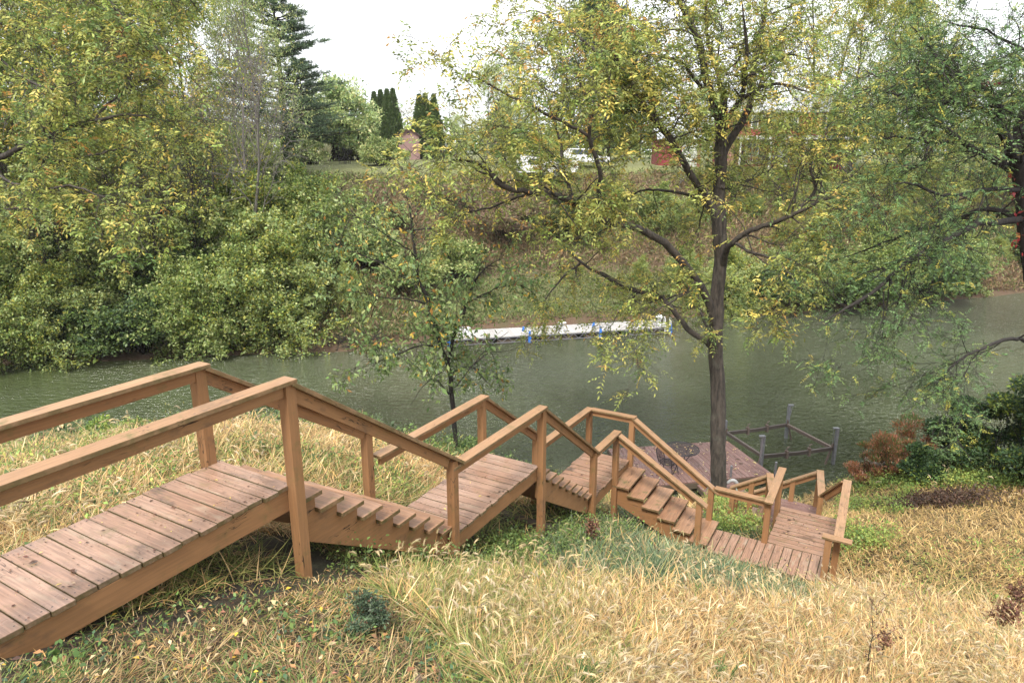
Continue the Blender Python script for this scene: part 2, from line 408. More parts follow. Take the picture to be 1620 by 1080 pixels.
water = mk('river_water', [(-300, 8, 0), (300, 8, 0), (300, 90, 0), (-300, 90, 0)], np.array([[0, 1, 2, 3]]), M['water'])
tag(water, kind='structure')

# ---------------------------------------------------------------- staircase
H = .915
stair = empty('hillside_staircase', W(3.49, -4.5, 3.3), 0, 'long brown painted wooden staircase stepping down the grassy bank to the near dock', 'staircase')
SO = np.array(stair.location)
def smb(): return MB(SO)
BT, BW = .038, .1385
def deck_boards(mb, u0, u1, v0, v1, D, along='v', jit=.012, gap=.006):
    """boards across the walkway; along='v' boards run across in v, laid one after another in u"""
    a0, a1 = (u0, u1) if along == 'v' else (v0, v1)
    n = max(1, round((a1 - a0) / (BW + gap))); bw = (a1 - a0) / n
    for k in range(n):
        c = a0 + (k + .5) * bw; e0, e1 = rng.uniform(-jit, jit, 2); dz = rng.uniform(-.003, .003)
        rot = rng.normal(0, .002)
        if along == 'v':
            p = W(c, (v0 + v1) / 2 + e0, D + BT / 2 + dz); ax = (nrm(VX + UX * rot), nrm(UX - VX * rot), ZX); ln = v1 - v0 + e1
        else:
            p = W((u0 + u1) / 2 + e0, c, D + BT / 2 + dz); ax = (nrm(UX + VX * rot), nrm(VX - UX * rot), ZX); ln = u1 - u0 + e1
        mb.box(p, ax, (ln, bw - gap * rng.uniform(.6, 1.5), BT))
def walkway(u0, u1, v0, v1, D, along='v', mat='deck', depth=.19, sides=True):
    mb = smb(); deck_boards(mb, u0, u1, v0, v1, D, along)
    d = mb.build('walkway_deck', M[mat], stair, bevel=.004)
    b = smb()
    for v in (v0 + .035, v1 - .035): b.bar(W(u0 + .01, v, D + BT + .002), W(u1 - .01, v, D + BT + .002), .038, depth, top=True)
    for u in (u0 + .03, u1 - .03): b.bar(W(u, v0 + .056, D + BT + .004), W(u, v1 - .056, D + BT + .004), .038, depth - .01, top=True)
    b.build('side_beam', M['paint'], d, bevel=.003)
    return d
def flight(o, dr, side, D0, D1, run, n, w, mat='tread'):
    """o: (u,v) of the flight's first edge on its near side, dr: unit run direction, side: unit direction across, n treads"""
    dr, side = np.asarray(dr), np.asarray(side); rise = (D1 - D0) / (n + 1); tr = run / n
    o3 = W(o[0], o[1], 0); o3[2] = 0
    root = None
    for k, s in enumerate((.045, w - .045)):
        poly = [(0, -(D0 + rise + .04))]
        for i in range(n):
            poly += [((i + 1) * tr, -(D0 + rise * (i + 1) + .04))]
            if i < n - 1: poly += [((i + 1) * tr, -(D0 + rise * (i + 2) + .04))]
        poly += [(run, -(D1 + .16)), (run - .12, -(D1 + .20)), (0, -(D0 + rise + .36))]
        mb = smb(); mb.prism(poly, o3 + side * s + ZX * WATER, dr, ZX, side, .04)
        st = mb.build('stringer', M['paint'], stair, bevel=.003)
        if root is None: root = st
    for i in range(n):
        mb = smb(); c = o3 + dr * (tr * (i + .5) + .012) + side * (w / 2) + ZX * (WATER - D0 - rise * (i + 1) - .02)
        a = nrm(side + dr * rng.normal(0, .006))
        mb.box(c, (a, np.cross(ZX, a), ZX), (w + .09 + rng.uniform(-.01, .01), tr + .035, .042))
        mb.build('tread', M[mat], stair, bevel=.005)
def post(u, v, D0, D1, w=.098, mat='paint', lean=(0, 0)):
    mb = smb(); p, q = W(u, v, D0), W(u + lean[0], v + lean[1], D1)
    a = nrm(p - q); mb.box((p + q) / 2, (a, VX, np.cross(a, VX)), (np.linalg.norm(p - q), w, w))
    return mb.build('post', M[mat], stair, bevel=.004)
def rail(p, q, e0=.06, e1=.06, side=1, mat='cap', plank=True, pw=.10):
    """handrail: cap board with a plank under it; p, q = (u, v, D) of the cap's top"""
    P, Q = W(*p), W(*q); a = nrm(Q - P); P = P - a * e0; Q = Q + a * e1
    mb = smb(); mb.bar(P, Q, .142, .036, top=True)
    r = mb.build('handrail', M[mat], stair, bevel=.004)
    if plank:
        b = nrm(np.cross(ZX, a)) * side; n = np.cross(a, nrm(np.cross(a, ZX))); n = n if n[2] > 0 else -n
        mb = smb(); off = -n * .038 + b * .0
        mb.bar(P + a * (e0 + .05) + off, Q - a * (e1 + .05) + off, .040, pw, top=True)
        mb.build('rail_plank', M['paint'], r, bevel=.003)
    return r
va, vb = -4.99, -4.09           # far and near side of the straight run
vr, vf = vb + .03, va - .0      # rail lines
# walkway 1, flight, walkway 2, flight, walkway 3
walkway(1.35, 3.49, va, vb, 2.6)
mb = smb(); deck_boards(mb, 1.07, 1.345, va, vb, 2.70); mb.build('walkway_deck', M['deck'], stair, bevel=.004)
flight((3.49, vb), UX, -VX, 2.6, 4.25, 2.24, 9, .9)
walkway(5.73, 7.85, va, vb, 4.25, mat='deck')
flight((7.85, vb), UX, -VX, 4.25, 5.7, 1.92, 8, .9)
walkway(9.77, 11.62, va, vb, 5.7, mat='deck_old')
flight((11.62, vb), VX, -UX, 5.7, 6.68, 1.74, 6, .83)
walkway(10.80, 11.62, -2.36, -.42, 6.68, along='u', mat='deck_old', depth=.12)
walkway(11.63, 13.12, -1.46, -.44, 6.68, mat='deck_old', depth=.14)
walkway(13.14, 14.66, -1.78, -.92, 7.28, mat='dock', depth=.12)
mb = smb(); deck_boards(mb, 13.14, 13.4, -1.5, -.6, 6.98); mb.build('tread', M['dock'], stair, bevel=.004)
flight((14.66, -1.78), -VX, -UX, 7.28, 9.0, 2.1, 8, .85, 'deck_old')
# posts: (u, v, top D, bottom D)
for p in [(3.50, vr, 1.735, 3.55), (3.40, va - .02, 1.735, 3.3), (5.70, vr, 3.285, 4.75), (5.38, va - .02, 3.03, 4.6), (7.86, vr, 3.40, 5.6), (7.80, va - .02, 3.40, 5.3),
          (9.77, vr, 4.80, 6.2), (9.50, va - .02, 4.62, 6.3), (10.79, vr, 4.85, 6.7), (11.64, va + .03, 4.85, 6.9), (11.66, vb + .01, 4.85, 6.6),
          (10.79, -2.50, 5.77, 6.95), (11.64, -2.50, 5.88, 6.9), (11.62, -1.50, 5.86, 7.1), (12.95, -1.51, 5.86, 7.3), (10.80, -.45, 5.86, 7.05), (11.10, -.33, 5.86, 7.0), (13.0, -.38, 5.86, 7.3),
          (13.55, -.80, 6.50, 7.8), (14.66, -.95, 6.50, 8.1), (14.66, -1.45, 6.78, 8.3), (13.80, -1.82, 6.42, 8.1), (13.80, -2.15, 6.62, 8.6), (13.80, -2.52, 6.88, 8.8), (14.66, -2.6, 7.55, 9.0)]:
    post(*p, lean=(rng.normal(0, .01), rng.normal(0, .01)))
rail((0.2, vr, 1.695), (3.50, vr, 1.695), 0, .05)
rail((0.0, vf, 1.695), (3.42, vf, 1.695), 0, .05)
rail((3.50, vr, 1.70), (5.70, vr, 3.235), -.02, .20)
rail((3.42, vf, 1.70), (5.40, vf, 2.99), -.02, .14)
rail((5.66, vr - .02, 3.36), (7.86, vr, 3.36), 0.0, .05)
rail((5.50, vf, 3.36), (7.82, vf, 3.36), 0.0, .05)
rail((7.86, vr, 3.365), (9.77, vr, 4.75), -.02, .18)
rail((7.82, vf, 3.365), (9.52, vf, 4.57), -.02, .14)
rail((9.80, vr, 4.80), (10.80, vr, 4.80), 0, .05)
rail((9.60, vf, 4.80), (11.62, vf + .03, 4.80), 0, .05)
rail((11.64, vf + .05, 4.806), (11.64, vr, 4.806), -.02, .05)
rail((10.79, vr, 4.81), (10.79, -2.50, 5.74), -.02, .16)
rail((11.64, vr, 4.812), (11.64, -2.50, 5.86), -.02, .18)
rail((11.64, -2.44, 5.86), (11.62, -1.50, 5.86), 0, .05)
rail((11.50, -1.48, 5.82), (12.98, -1.50, 5.82), .05, .05)
rail((10.80, -.50, 5.82), (10.80, -.20, 5.82), .05, .08, plank=False)
rail((10.86, -.32, 5.816), (13.02, -.37, 5.816), -.0, .05)
rail((13.06, -.42, 5.84), (13.55, -.78, 6.45), 0, .06)
rail((13.50, -.79, 6.46), (14.68, -.95, 6.46), 0, .05)
rail((14.66, -.99, 6.47), (14.66, -2.6, 7.50), 0, .1)
rail((13.12, -1.66, 6.40), (13.82, -1.82, 6.38), 0, .05)
rail((13.80, -1.84, 6.39), (13.80, -2.52, 6.82), 0, .08)
# far-side post of the long hidden underside: dark cross joists below the third walkway
mb = smb()
for (u, v, D) in ((8.3, -4.6, 5.45), (9.1, -4.4, 6.0)): mb.bar(W(u, v - .6, D), W(u, v + .5, D), .14, .09, top=True)
mb.bar(W(7.95, -4.14, 5.32), W(9.7, -4.2, 6.1), .05, .14, top=True)
mb.build('cross_joist', M['joist'], stair)

# ---------------------------------------------------------------- near dock
DD = 9.2
dA, dB, dC, dE = atD(999, 771, DD), atD(1224, 750.5, DD), atD(1151, 697, DD), atD(962, 709.5, DD)
dock = empty('near_dock', dA, 0, 'red brown plank dock on the near shore carrying the iron table, beside the boat lift', 'dock')
mb = MB(dA); n = 31
for k in range(n):
    s0, s1 = (k + .04) / n, (k + .96) / n
    fr0, fr1 = dA + (dB - dA) * s0, dA + (dB - dA) * s1; bk0, bk1 = dE + (dC - dE) * s0, dE + (dC - dE) * s1
    off = rng.uniform(-40, 40, 3); z = ZX * rng.uniform(-.003, .003); T = ZX * .035
    P = [fr0 + z, fr1 + z, bk1 + z, bk0 + z]; P += [p - T for p in P]
    w_ = np.linalg.norm(fr1 - fr0); ln = np.linalg.norm(bk0 - fr0)
    l = [(0, 0, 0), (0, w_, 0), (ln, w_, 0), (ln, 0, 0)]; l = [off + q for q in l] + [off + q + np.array((0, 0, .03)) for q in l]
    mb.add(P, [(0, 1, 2, 3), (7, 6, 5, 4), (0, 4, 5, 1), (1, 5, 6, 2), (2, 6, 7, 3), (3, 7, 4, 0)], l)
mb.build('dock_deck', M['dock'], dock)
mb = MB(dA); dn = ZX * .037
for p, q_ in ((dA, dB), (dB, dC), (dC, dE), (dE, dA)): mb.bar(p - dn, q_ - dn, .05, .17, top=True)
mb.build('rim_joist', M['joist'], dock)
for s in (.12, .5, .88):
    for tt in (.06, .94):
        p = (dA + (dB - dA) * s) * (1 - tt) + (dE + (dC - dE) * s) * tt; mb = MB(dA)
        mb.tube([p - ZX * 1.6, p - ZX * .06], .06, 10); mb.build('piling', M['rust'], dock)
for (px, py, h1) in ((1124, 775, .55), (1155.5, 757, .42), (1226, 751, .42), (1024.5, 768, .22)):
    p = atD(px, py, DD + .05); mb = MB(dA); mb.tube([p - ZX * .6, p + ZX * h1], .032, 10); mb.build('pipe_post', M['galv'], dock)
# gangway from the foot of the stairs to the dock
gA = np.array((5.36, 17.95, .34)); e2 = nrm(np.array((.20, -.98, 0))); e1 = np.array((-e2[1], e2[0], 0))
gang = empty('dock_gangway', gA, 0, 'weathered plank gangway between the foot of the stairs and the dock, behind the big trunk', 'gangway')
mb = MB(gA)
for k in range(16):
    c = gA + e2 * (.07 + k * .146) + e1 * .6; mb.box(c + ZX * rng.uniform(-.003, .003), (e1, e2, ZX), (1.2, .137, .036))
mb.build('gangway_deck', M['dock'], gang)
mb = MB(gA)
for s in (.03, 1.17): mb.bar(gA + e1 * s - ZX * .02, gA + e1 * s + e2 * 2.35 - ZX * .02, .04, .15, top=True)
mb.build('side_beam', M['joist'], gang)
mb = smb(); deck_boards(mb, 13.8, 16.2, -4.9, -3.9, 9.02); mb.build('walkway_deck', M['dock'], stair)
# white fender by the trunk
fc = atD(1161, 770, DD - .12)
mb = MB(fc); an = np.linspace(R(-80), R(150), 14)
mb.tube([fc + np.array((.16 * math.cos(a) - .05, .02, .22 * math.sin(a) - .02)) for a in an], [.035 + .018 * math.sin(k / 13 * math.pi) for k in range(14)], 10)
f_ = mb.build('boat_fender', M['rubber'], smooth=True); f_.location = fc
tag(f_, 'curved grey white fender hanging at the dock corner right of the big trunk', 'fender')

# iron table and chair
tcx = atD(1076, 745, DD)[:2]
tab_c = np.array((atD(1078, 709.6, DD - .73)[0], atD(1078, 709.6, DD - .73)[1], WATER - DD))
tb = empty('patio_table', tab_c, 0, 'round dark iron mesh table standing on the near dock, littered with yellow leaves', 'table')
def ring(mb, c, r, t, n=36, k=6): mb.tube([c + np.array((r * math.cos(a), r * math.sin(a), 0)) for a in np.linspace(0, 2 * math.pi, n)], t, k, cap=False)
mb = MB(tab_c); c0 = tab_c + ZX * .73
ring(mb, c0, .52, .014)
for q_ in np.arange(-.5, .501, .034):
    w_ = math.sqrt(max(.27 - q_ * q_, .001))
    mb.box(c0 + np.array((0, q_, 0)), (np.array((1, 0, 0)), np.array((0, 1, 0)), ZX), (2 * w_ - .03, .012, .004))
    mb.box(c0 + np.array((q_, 0, .004)), (np.array((0, 1, 0)), np.array((1, 0, 0)), ZX), (2 * w_ - .03, .012, .004))
mb.build('table_top', M['iron'], tb)
for k in range(4):
    a = R(40 + 90 * k); d = np.array((math.cos(a), math.sin(a), 0)); mb = MB(tab_c)
    mb.tube([c0 + d * .40 - ZX * .01, c0 + d * .22 - ZX * .25, c0 + d * .15 - ZX * .42, c0 + d * .24 - ZX * .6, c0 + d * .33 - ZX * .725], .012, 6)
    mb.build('leg', M['iron'], tb)
mb = MB(tab_c); ring(mb, tab_c + ZX * .36, .16, .009, 20); ring(mb, tab_c + ZX * .65, .32, .008, 24); mb.build('brace_ring', M['iron'], tb)
cc = atD(1056, 751, DD); ch = empty('patio_chair', cc, R(-35), 'dark iron mesh armchair facing the round table on the dock', 'chair')
def lmesh(name, mb, parent): return mb.build(name, M['iron'], parent)
mb = MB()                                                    # seat, local axes: faces +x
for y in np.arange(-.21, .211, .028): mb.box((0, y, .42), ((1, 0, 0), (0, 1, 0), (0, 0, 1)), (2 * math.sqrt(.0625 - y * y * .95), .008, .004))
for x in np.arange(-.22, .221, .028): mb.box((x, 0, .424), ((0, 1, 0), (1, 0, 0), (0, 0, 1)), (2 * math.sqrt(.0600 - x * x * .95), .008, .004))
ring(mb, np.array((0, 0, .42)), .245, .011, 24); lmesh('seat', mb, ch)
mb = MB()
for s in np.linspace(-.2, .2, 13):
    mb.tube([(-.20 - .03 * (1 - abs(s) / .2), s, .44), (-.26, s * 1.02, .62), (-.34, s * .95, .86 - abs(s) * .5)], .005, 4)
for z in np.linspace(.5, .8, 9): mb.tube([(-.20 - (z - .44) * .33, -.2, z), (-.23 - (z - .44) * .33, 0, z), (-.20 - (z - .44) * .33, .2, z)], .004, 4)
mb.tube([(-.2, -.21, .43), (-.27, -.22, .62), (-.33, -.17, .80), (-.35, 0, .88), (-.33, .17, .80), (-.27, .22, .62), (-.2, .21, .43)], .012, 6)
lmesh('backrest', mb, ch)
for s in (-1, 1):
    mb = MB(); mb.tube([(-.27, .22 * s, .62), (-.05, .27 * s, .64), (.18, .27 * s, .62), (.21, .25 * s, .5), (.2, .2 * s, .42)], .011, 6); lmesh('armrest', mb, ch)
for sx in (-1, 1):
    for s in (-1, 1):
        mb = MB(); mb.tube([(.17 * sx, .17 * s, .42), (.21 * sx, .2 * s, .22), (.25 * sx, .22 * s, 0.0)], .011, 6); lmesh('leg', mb, ch)

# ---------------------------------------------------------------- boat lift
LB = 9.07
lA, lC, lB, lD = atD(1206, 721.7, LB), atD(1317, 709, LB), atD(1245, 671.7, LB), atD(1150, 685, LB)
lift = empty('boat_lift', (lA + lB + lC + lD) / 4, 0, 'four posted boat lift with dark beams in the water beside the near dock', 'boat lift')
LO = np.array(lift.location)
for p, q_ in ((lD, lB), (lA, lC)):
    mb = MB(LO); mid = (p + q_) / 2 - ZX * .03; mb.bar(p, mid, .07, .11); mb.bar(mid, q_, .07, .11); b = mb.build('bunk_beam', M['lift_wood'], lift)
    for s in (.34, .66):
        c = p + (q_ - p) * s - ZX * .02; mb = MB(LO); d = nrm(q_ - p)
        mb.box(c, (d, np.cross(ZX, d), ZX), (.07, .12, .26)); mb.tube([c + ZX * .12, c + ZX * .22, c + ZX * .25 + d * .08], .02, 6)
        mb.build('clamp', M['rust'], b)
for p, q_ in ((lB, lC), (lD, lA)):
    mb = MB(LO); mb.bar(p, q_, .07, .10); mb.build('cross_beam', M['rust' if q_ is lC else 'lift_wood'], lift)
for p, s_ in ((lA, -1), (lB, 1), (lC, -1), (lD, -1)):
    top = p + ZX * (.72 if p is not lD else .45); mb = MB(LO); o_ = nrm(np.append((p - LO)[:2], 0)) * .07
    mb.box((top + p) / 2 - ZX * .8 + o_, (ZX, nrm(lB - lC), np.cross(ZX, nrm(lB - lC))), (np.linalg.norm(top - p) + 1.6, .085, .085))
    po = mb.build('lift_post', M['galv'], lift)
    mb = MB(LO); mb.box(top + o_ + np.array((s_ * .06, 0, -.02)), ((1, 0, 0), (0, 1, 0), (0, 0, 1)), (.16, .07, .05)); mb.tube([top + o_ + np.array((s_ * .12, 0, -.05)), p + np.array((s_ * .03, 0, .05))], .008, 5)
    mb.build('pulley_head', M['galv'], po)
    mb = MB(LO); inn = -nrm(np.append((p - LO)[:2], 0)); mb.bar(p + ZX * .18, p + inn * -.0 + np.array((.28 * s_, -.05, -.9)), .05, .05); mb.build('brace', M['rust'], lift)

# ---------------------------------------------------------------- far floating dock
FD = 9.22
a_, b_ = atD(713, 537.5, FD), atD(1060, 517.5, FD); ax1 = nrm(b_ - a_); ax2 = np.cross(ZX, ax1); fl = np.linalg.norm(b_ - a_); wd = 1.7
fd = empty('floating_dock', a_, 0, 'long pale floating dock with truss sides along the far bank', 'floating dock')
mb = MB(a_); n = int(fl / .16)
for k in range(n): mb.box(a_ + ax1 * (k + .5) * fl / n + ax2 * wd / 2, (ax2, ax1, ZX), (wd, fl / n - .008, .035))
mb.build('dock_deck', M['greyboards'], fd)
for off in (0.02, wd - .02):
    mb = MB(a_); o1 = a_ + ax2 * off
    mb.bar(o1 - ZX * .02, o1 + ax1 * fl - ZX * .02, .035, .05, top=True); mb.bar(o1 - ZX * .30, o1 + ax1 * fl - ZX * .30, .035, .04, top=True)
    k = 0.0; up_ = True
    while k < fl - .3:
        z0, z1 = (-.05, -.31) if up_ else (-.31, -.05); mb.bar(o1 + ax1 * k + ZX * z0, o1 + ax1 * (k + .3) + ZX * z1, .02, .025); k += .3; up_ = not up_
    mb.build('side_truss', M['galv'], fd)
mb = MB(a_)
for k in np.arange(.8, fl, 2.4): mb.box(a_ + ax1 * k + ax2 * wd / 2 - ZX * .30, (ax1, ax2, ZX), (1.5, wd - .2, .3))
mb.build('float', M['joist'], fd, bevel=.03)
for (px, back) in ((838, 0), (950, 0), (1061, 0), (828, 1), (939, 1), (710, 0)):
    s = np.dot(at(px, 525, a_[1])[:2] - a_[:2], ax1[:2]);
    p = atD(px, {838: 534, 950: 527, 1061: 522, 828: 524, 939: 517, 710: 541}[px], FD)
    mb = MB(a_); mb.tube([p - ZX * .25, p + ZX * .02, p + ZX * (.36 if not back else .25)], [.085, .085, .05], 8); pp_ = mb.build('bumper_post', M['blue'], fd)
for px, py in ((889, 527), (1043, 517), (719, 532)):
    p = atD(px, py, FD); lt = empty('dock_lantern', p, 0, {889: 'white lantern post in the middle of the far floating dock', 1043: 'white lantern post beside the ladder at the right end of the far dock', 719: 'white lantern post at the left end of the far dock behind the small tree'}[px], 'lantern', 'white lantern posts on the far dock')
    mb = MB(); mb.lathe((0, 0, 0), [(.12, 0), (.12, .08), (.075, .12), (.07, .42), (.1, .44)], 10); mb.build('pedestal', M['white'], lt, smooth=False)
    mb = MB(); mb.lathe((0, 0, .44), [(.12, 0), (.12, .12), (.24, .14), (.12, .22), (.05, .28)], 10); mb.build('lantern_cap', M['white'], lt)
lp = atD(1052, 519, FD)
mb = MB(lp)
for s in (-.0, .26):
    b0 = lp + ax1 * s * .0 + ax2 * (s) - ax1 * .0
    mb.tube([lp + ax1 * (s * 1.3) + q_ for q_ in (np.array((0, .35, 0)), np.array((0, .35, .45)), np.array((0, .22, .58)), np.array((0, .05, .5)), np.array((0, 0, 0)), np.array((0, -.05, -.7)))], .022, 7)
for z in (-.15, -.4): mb.bar(lp + ZX * z, lp + ax1 * .34 + ZX * z, .04, .03)
ld = mb.build('dock_ladder', M['white'], None, smooth=False); ld.location = lp; tag(ld, 'white ladder with hooped rails at the right end of the far dock', 'ladder')
bx = atD(735, 529, FD); mb = MB(bx); mb.box(bx + ZX * .16, (ax1, ax2, ZX), (.6, .4, .3)); mb.box(bx + ZX * .33, (ax1, ax2, ZX), (.66, .45, .05)); mb.box(bx + ZX * .33 - ax2 * .2 - ZX*.05, (ax1, ax2, ZX), (.1, .06, .08))
o = mb.build('dock_box', M['white'], bevel=.02); o.location = bx; tag(o, 'white storage box at the left end of the far dock behind the small tree', 'box')

# ---------------------------------------------------------------- foliage tools
def unit_rand(n, r=rng): return nrm(r.normal(0, 1, (n, 3)))
def leafquads(P, A, Ln, Wd, col, fold=.12, flat=.5, r=rng):
    """one folded diamond per leaf. P base, A axis (n,3), Ln/Wd (n,), col (n,3); flat: how much the blade faces up"""
    n = len(P); A = nrm(A)
    up = nrm(unit_rand(n, r) * (1 - flat) + np.array((0, 0, 1.0)) * flat)
    S = nrm(np.cross(A, up)); Nn = np.cross(S, A)
    Ln = np.broadcast_to(Ln, (n,))[:, None]; Wd = np.broadcast_to(Wd, (n,))[:, None]
    V = np.empty((n, 4, 3)); V[:, 0] = P; V[:, 2] = P + A * Ln - Nn * Ln * .08
    mid = P + A * Ln * .45 + Nn * Wd * fold
    V[:, 1] = mid + S * Wd / 2; V[:, 3] = mid - S * Wd / 2
    F = np.arange(n * 4).reshape(n, 4)
    return V.reshape(-1, 3), F, np.repeat(col, 4, axis=0)
def pick(pal, w, n, r=rng, jit=.16):
    pal = np.asarray(pal, float); w = np.asarray(w, float); c = pal[r.choice(len(pal), n, p=w / w.sum())]
    return np.clip(1.6 * c * np.exp(r.normal(0, jit, (n, 1))) * np.exp(r.normal(0, .05, (n, 3))), .004, .9)
class Acc:
    def __init__(s): s.v = []; s.f = []; s.c = []; s.n = 0
    def add(s, V, F, C=None):
        s.v.append(V); s.f.append(F + s.n); s.n += len(V)
        if C is not None: s.c.append(C)
    def build(s, name, mat, parent=None, smooth=False, o=(0, 0, 0)):
        return mk(name, np.concatenate(s.v) - np.asarray(o, float), np.concatenate(s.f), mat, parent, smooth, col=np.concatenate(s.c) if s.c else None)

def grow(lines, anchors, P, d, length, r0, lev, spec, r):
    sp = spec[lev]; k = sp.get('segs', 6); pts = [P]; d = nrm(d)
    wob = sp.get('wob', .18); up = sp.get('up', .05); st = length / k
    for i in range(k):
        d = nrm(d + r.normal(0, wob, 3) + np.array((0, 0, up))); P = P + d * st; pts.append(P)
    pts = np.array(pts); rr = r0 * (1 - np.linspace(0, 1, k + 1) * sp.get('tap', .75)); lines.append((pts, rr))
    sprout(lines, anchors, pts, rr, length, lev, spec, r)
def sprout(lines, anchors, pts, rr, length, lev, spec, r):
    """children or leaf anchors along a finished polyline"""
    sp = spec[lev]; seg = np.linalg.norm(np.diff(pts, axis=0), axis=1); cum = np.r_[0, np.cumsum(seg)]; tot = cum[-1]
    def along(s):
        q = np.array([np.interp(s * tot, cum, pts[:, a]) for a in range(3)]); i = min(np.searchsorted(cum, s * tot, side='right') - 1, len(seg) - 1)
        return q, nrm(pts[i + 1] - pts[i]), np.interp(s * tot, cum, rr)
    if lev == len(spec) - 1:
        for s in np.linspace(sp.get('from', .15), 1, sp.get('n', 5)):
            q, t, _ = along(s); anchors.append((q, t))
        return
    n = sp['n']; n = n if n >= 1 else (1 if r.random() < n else 0)
    n = max(1, int(round(n * r.uniform(.8, 1.2))))
    fr = np.sort(r.uniform(sp.get('from', .3), .97, n)); az = r.uniform(0, 6.28)
    for s in np.r_[fr, 1.0] if sp.get('tip', True) else fr:
        q, t, rad = along(s); a = az; az += 2.4 + r.uniform(-.4, .4)
        e1 = nrm(np.cross(t, (.3, .2, 1))); e2 = np.cross(t, e1); an = R(sp.get('ang', 50)) * r.uniform(.7, 1.25)
        if s == 1.0: an *= .4
        dd = t * math.cos(an) + (e1 * math.cos(a) + e2 * math.sin(a)) * math.sin(an)
        dd[2] += sp.get('lift', 0)
        ln = length * sp.get('ratio', .5) * r.uniform(.7, 1.2) * (1 - .45 * (s - fr[0]) if s < 1 else .8)
        grow(lines, anchors, q, dd, ln, rad * sp.get('rr', .55), lev + 1, spec, r)
def tubes(lines, name, mat, parent, o=(0, 0, 0), rmin=.004):
    A = Acc()
    for pts, rr in lines:
        m = rr.max(); V, F = tube_arrays(pts, np.maximum(rr, rmin), 12 if m > .12 else 7 if m > .04 else 4 if m > .012 else 3); A.add(V, F)
    return A.build(name, mat, parent, True, o)
def smooth_line(P, k=4, jit=.0, r=rng):
    """Catmull-Rom refinement of a control polyline"""
    P = np.asarray(P, float); E = np.vstack([2 * P[0] - P[1], P, 2 * P[-1] - P[-2]]); out = []
    for i in range(1, len(E) - 2):
        for t in np.arange(k) / k:
            a, b, c, d = E[i - 1], E[i], E[i + 1], E[i + 2]
            out.append(.5 * (2 * b + (c - a) * t + (2 * a - 5 * b + 4 * c - d) * t * t + (3 * b - a - 3 * c + d) * t ** 3))
    out.append(P[-1]); out = np.array(out)
    if jit: out[1:-1] += r.normal(0, jit, out[1:-1].shape)
    return out

def compound(anchors, per, rl, ll, lw, pairs, pal, w, r, droop=.35, skip=0.0, flat=.5):
    """pinnate leaves: per rachises at each anchor, each with pairs of leaflets"""
    P = np.array([a[0] for a in anchors]); T = np.array([a[1] for a in anchors])
    P = np.repeat(P, per, 0); T = np.repeat(T, per, 0)
    if skip: k = r.random(len(P)) > skip; P, T = P[k], T[k]
    n = len(P); D = nrm(T * .5 + unit_rand(n, r) * .9 + np.array((0, 0, -.15))); rl_ = rl * r.uniform(.65, 1.2, n)
    S = nrm(np.cross(D, nrm(unit_rand(n, r) * .4 + np.array((0, 0, 1.0))))); base = pick(pal, w, n, r)
    VP, VA, VL, VC = [], [], [], []
    for k in range(pairs + 1):
        s = (k + .6) / (pairs + .6); c = P + D * (rl_ * s)[:, None] + np.array((0, 0, -1.0)) * (rl_ * droop * s * s)[:, None]
        for sg in ((-1, 1) if k < pairs else (0,)):
            keep = r.random(n) > .12
            A = nrm(D * .45 + S * sg * .9 + np.array((0, 0, -droop * .8)) + r.normal(0, .15, (n, 3)))
            VP.append(c[keep]); VA.append(A[keep]); VL.append((ll * r.uniform(.75, 1.15, n))[keep]); VC.append((base * np.exp(r.normal(0, .1, (n, 1))))[keep])
    VP, VA, VL, VC = map(np.concatenate, (VP, VA, VL, VC))
    return leafquads(VP, VA, VL, VL * lw / ll, VC, flat=flat, r=r)
def broad(anchors, per, spread, size, ratio, pal, w, r, droop=.3, skip=0.0, flat=.45, szj=.25, out=.4, tone=None):
    P = np.array([a[0] for a in anchors]); T = np.array([a[1] for a in anchors]); n0 = len(P)
    hue = r.random(n0)
    P = np.repeat(P, per, 0); T = np.repeat(T, per, 0); n = len(P)
    P = P + r.normal(0, spread, (n, 3)); A = nrm(T * out + unit_rand(n, r) + np.array((0, 0, -droop)))
    if skip: k = r.random(n) > skip; P, A = P[k], A[k]
    n = len(P); s = size * np.exp(r.normal(0, szj, n))
    C = pick(pal, w, n, r)
    if tone is not None:                                     # boughs of one tree turn at different times
        q = vn(P[:, 0] + P[:, 2] * .5, P[:, 1] * .8 - P[:, 2], tone[0], 71) + .5 * vn(P[:, 0] * 1.3, P[:, 2] * 1.1, tone[0] * .5, 72)
        k = r.random(n) < np.clip((q - .55) * 2.2, 0.03, .95); C[k] = pick(tone[1], np.ones(len(tone[1])), int(k.sum()), r)
    return leafquads(P, A, s, s * ratio, C, flat=flat, r=r)

YG = [(.19, .22, .055), (.26, .265, .07), (.09, .135, .04), (.42, .34, .085), (.30, .17, .05), (.155, .18, .06)]
def tree_obj(name, loc, label, group, lines, leafacc, bark, cat='tree', crown='crown', trunk='trunk'):
    root = empty(name, loc, 0, label, cat, group)
    tubes(lines, trunk, bark, root, loc)
    if leafacc is not None: leafacc.build(crown, M['leaf'], root, o=loc)
    return root

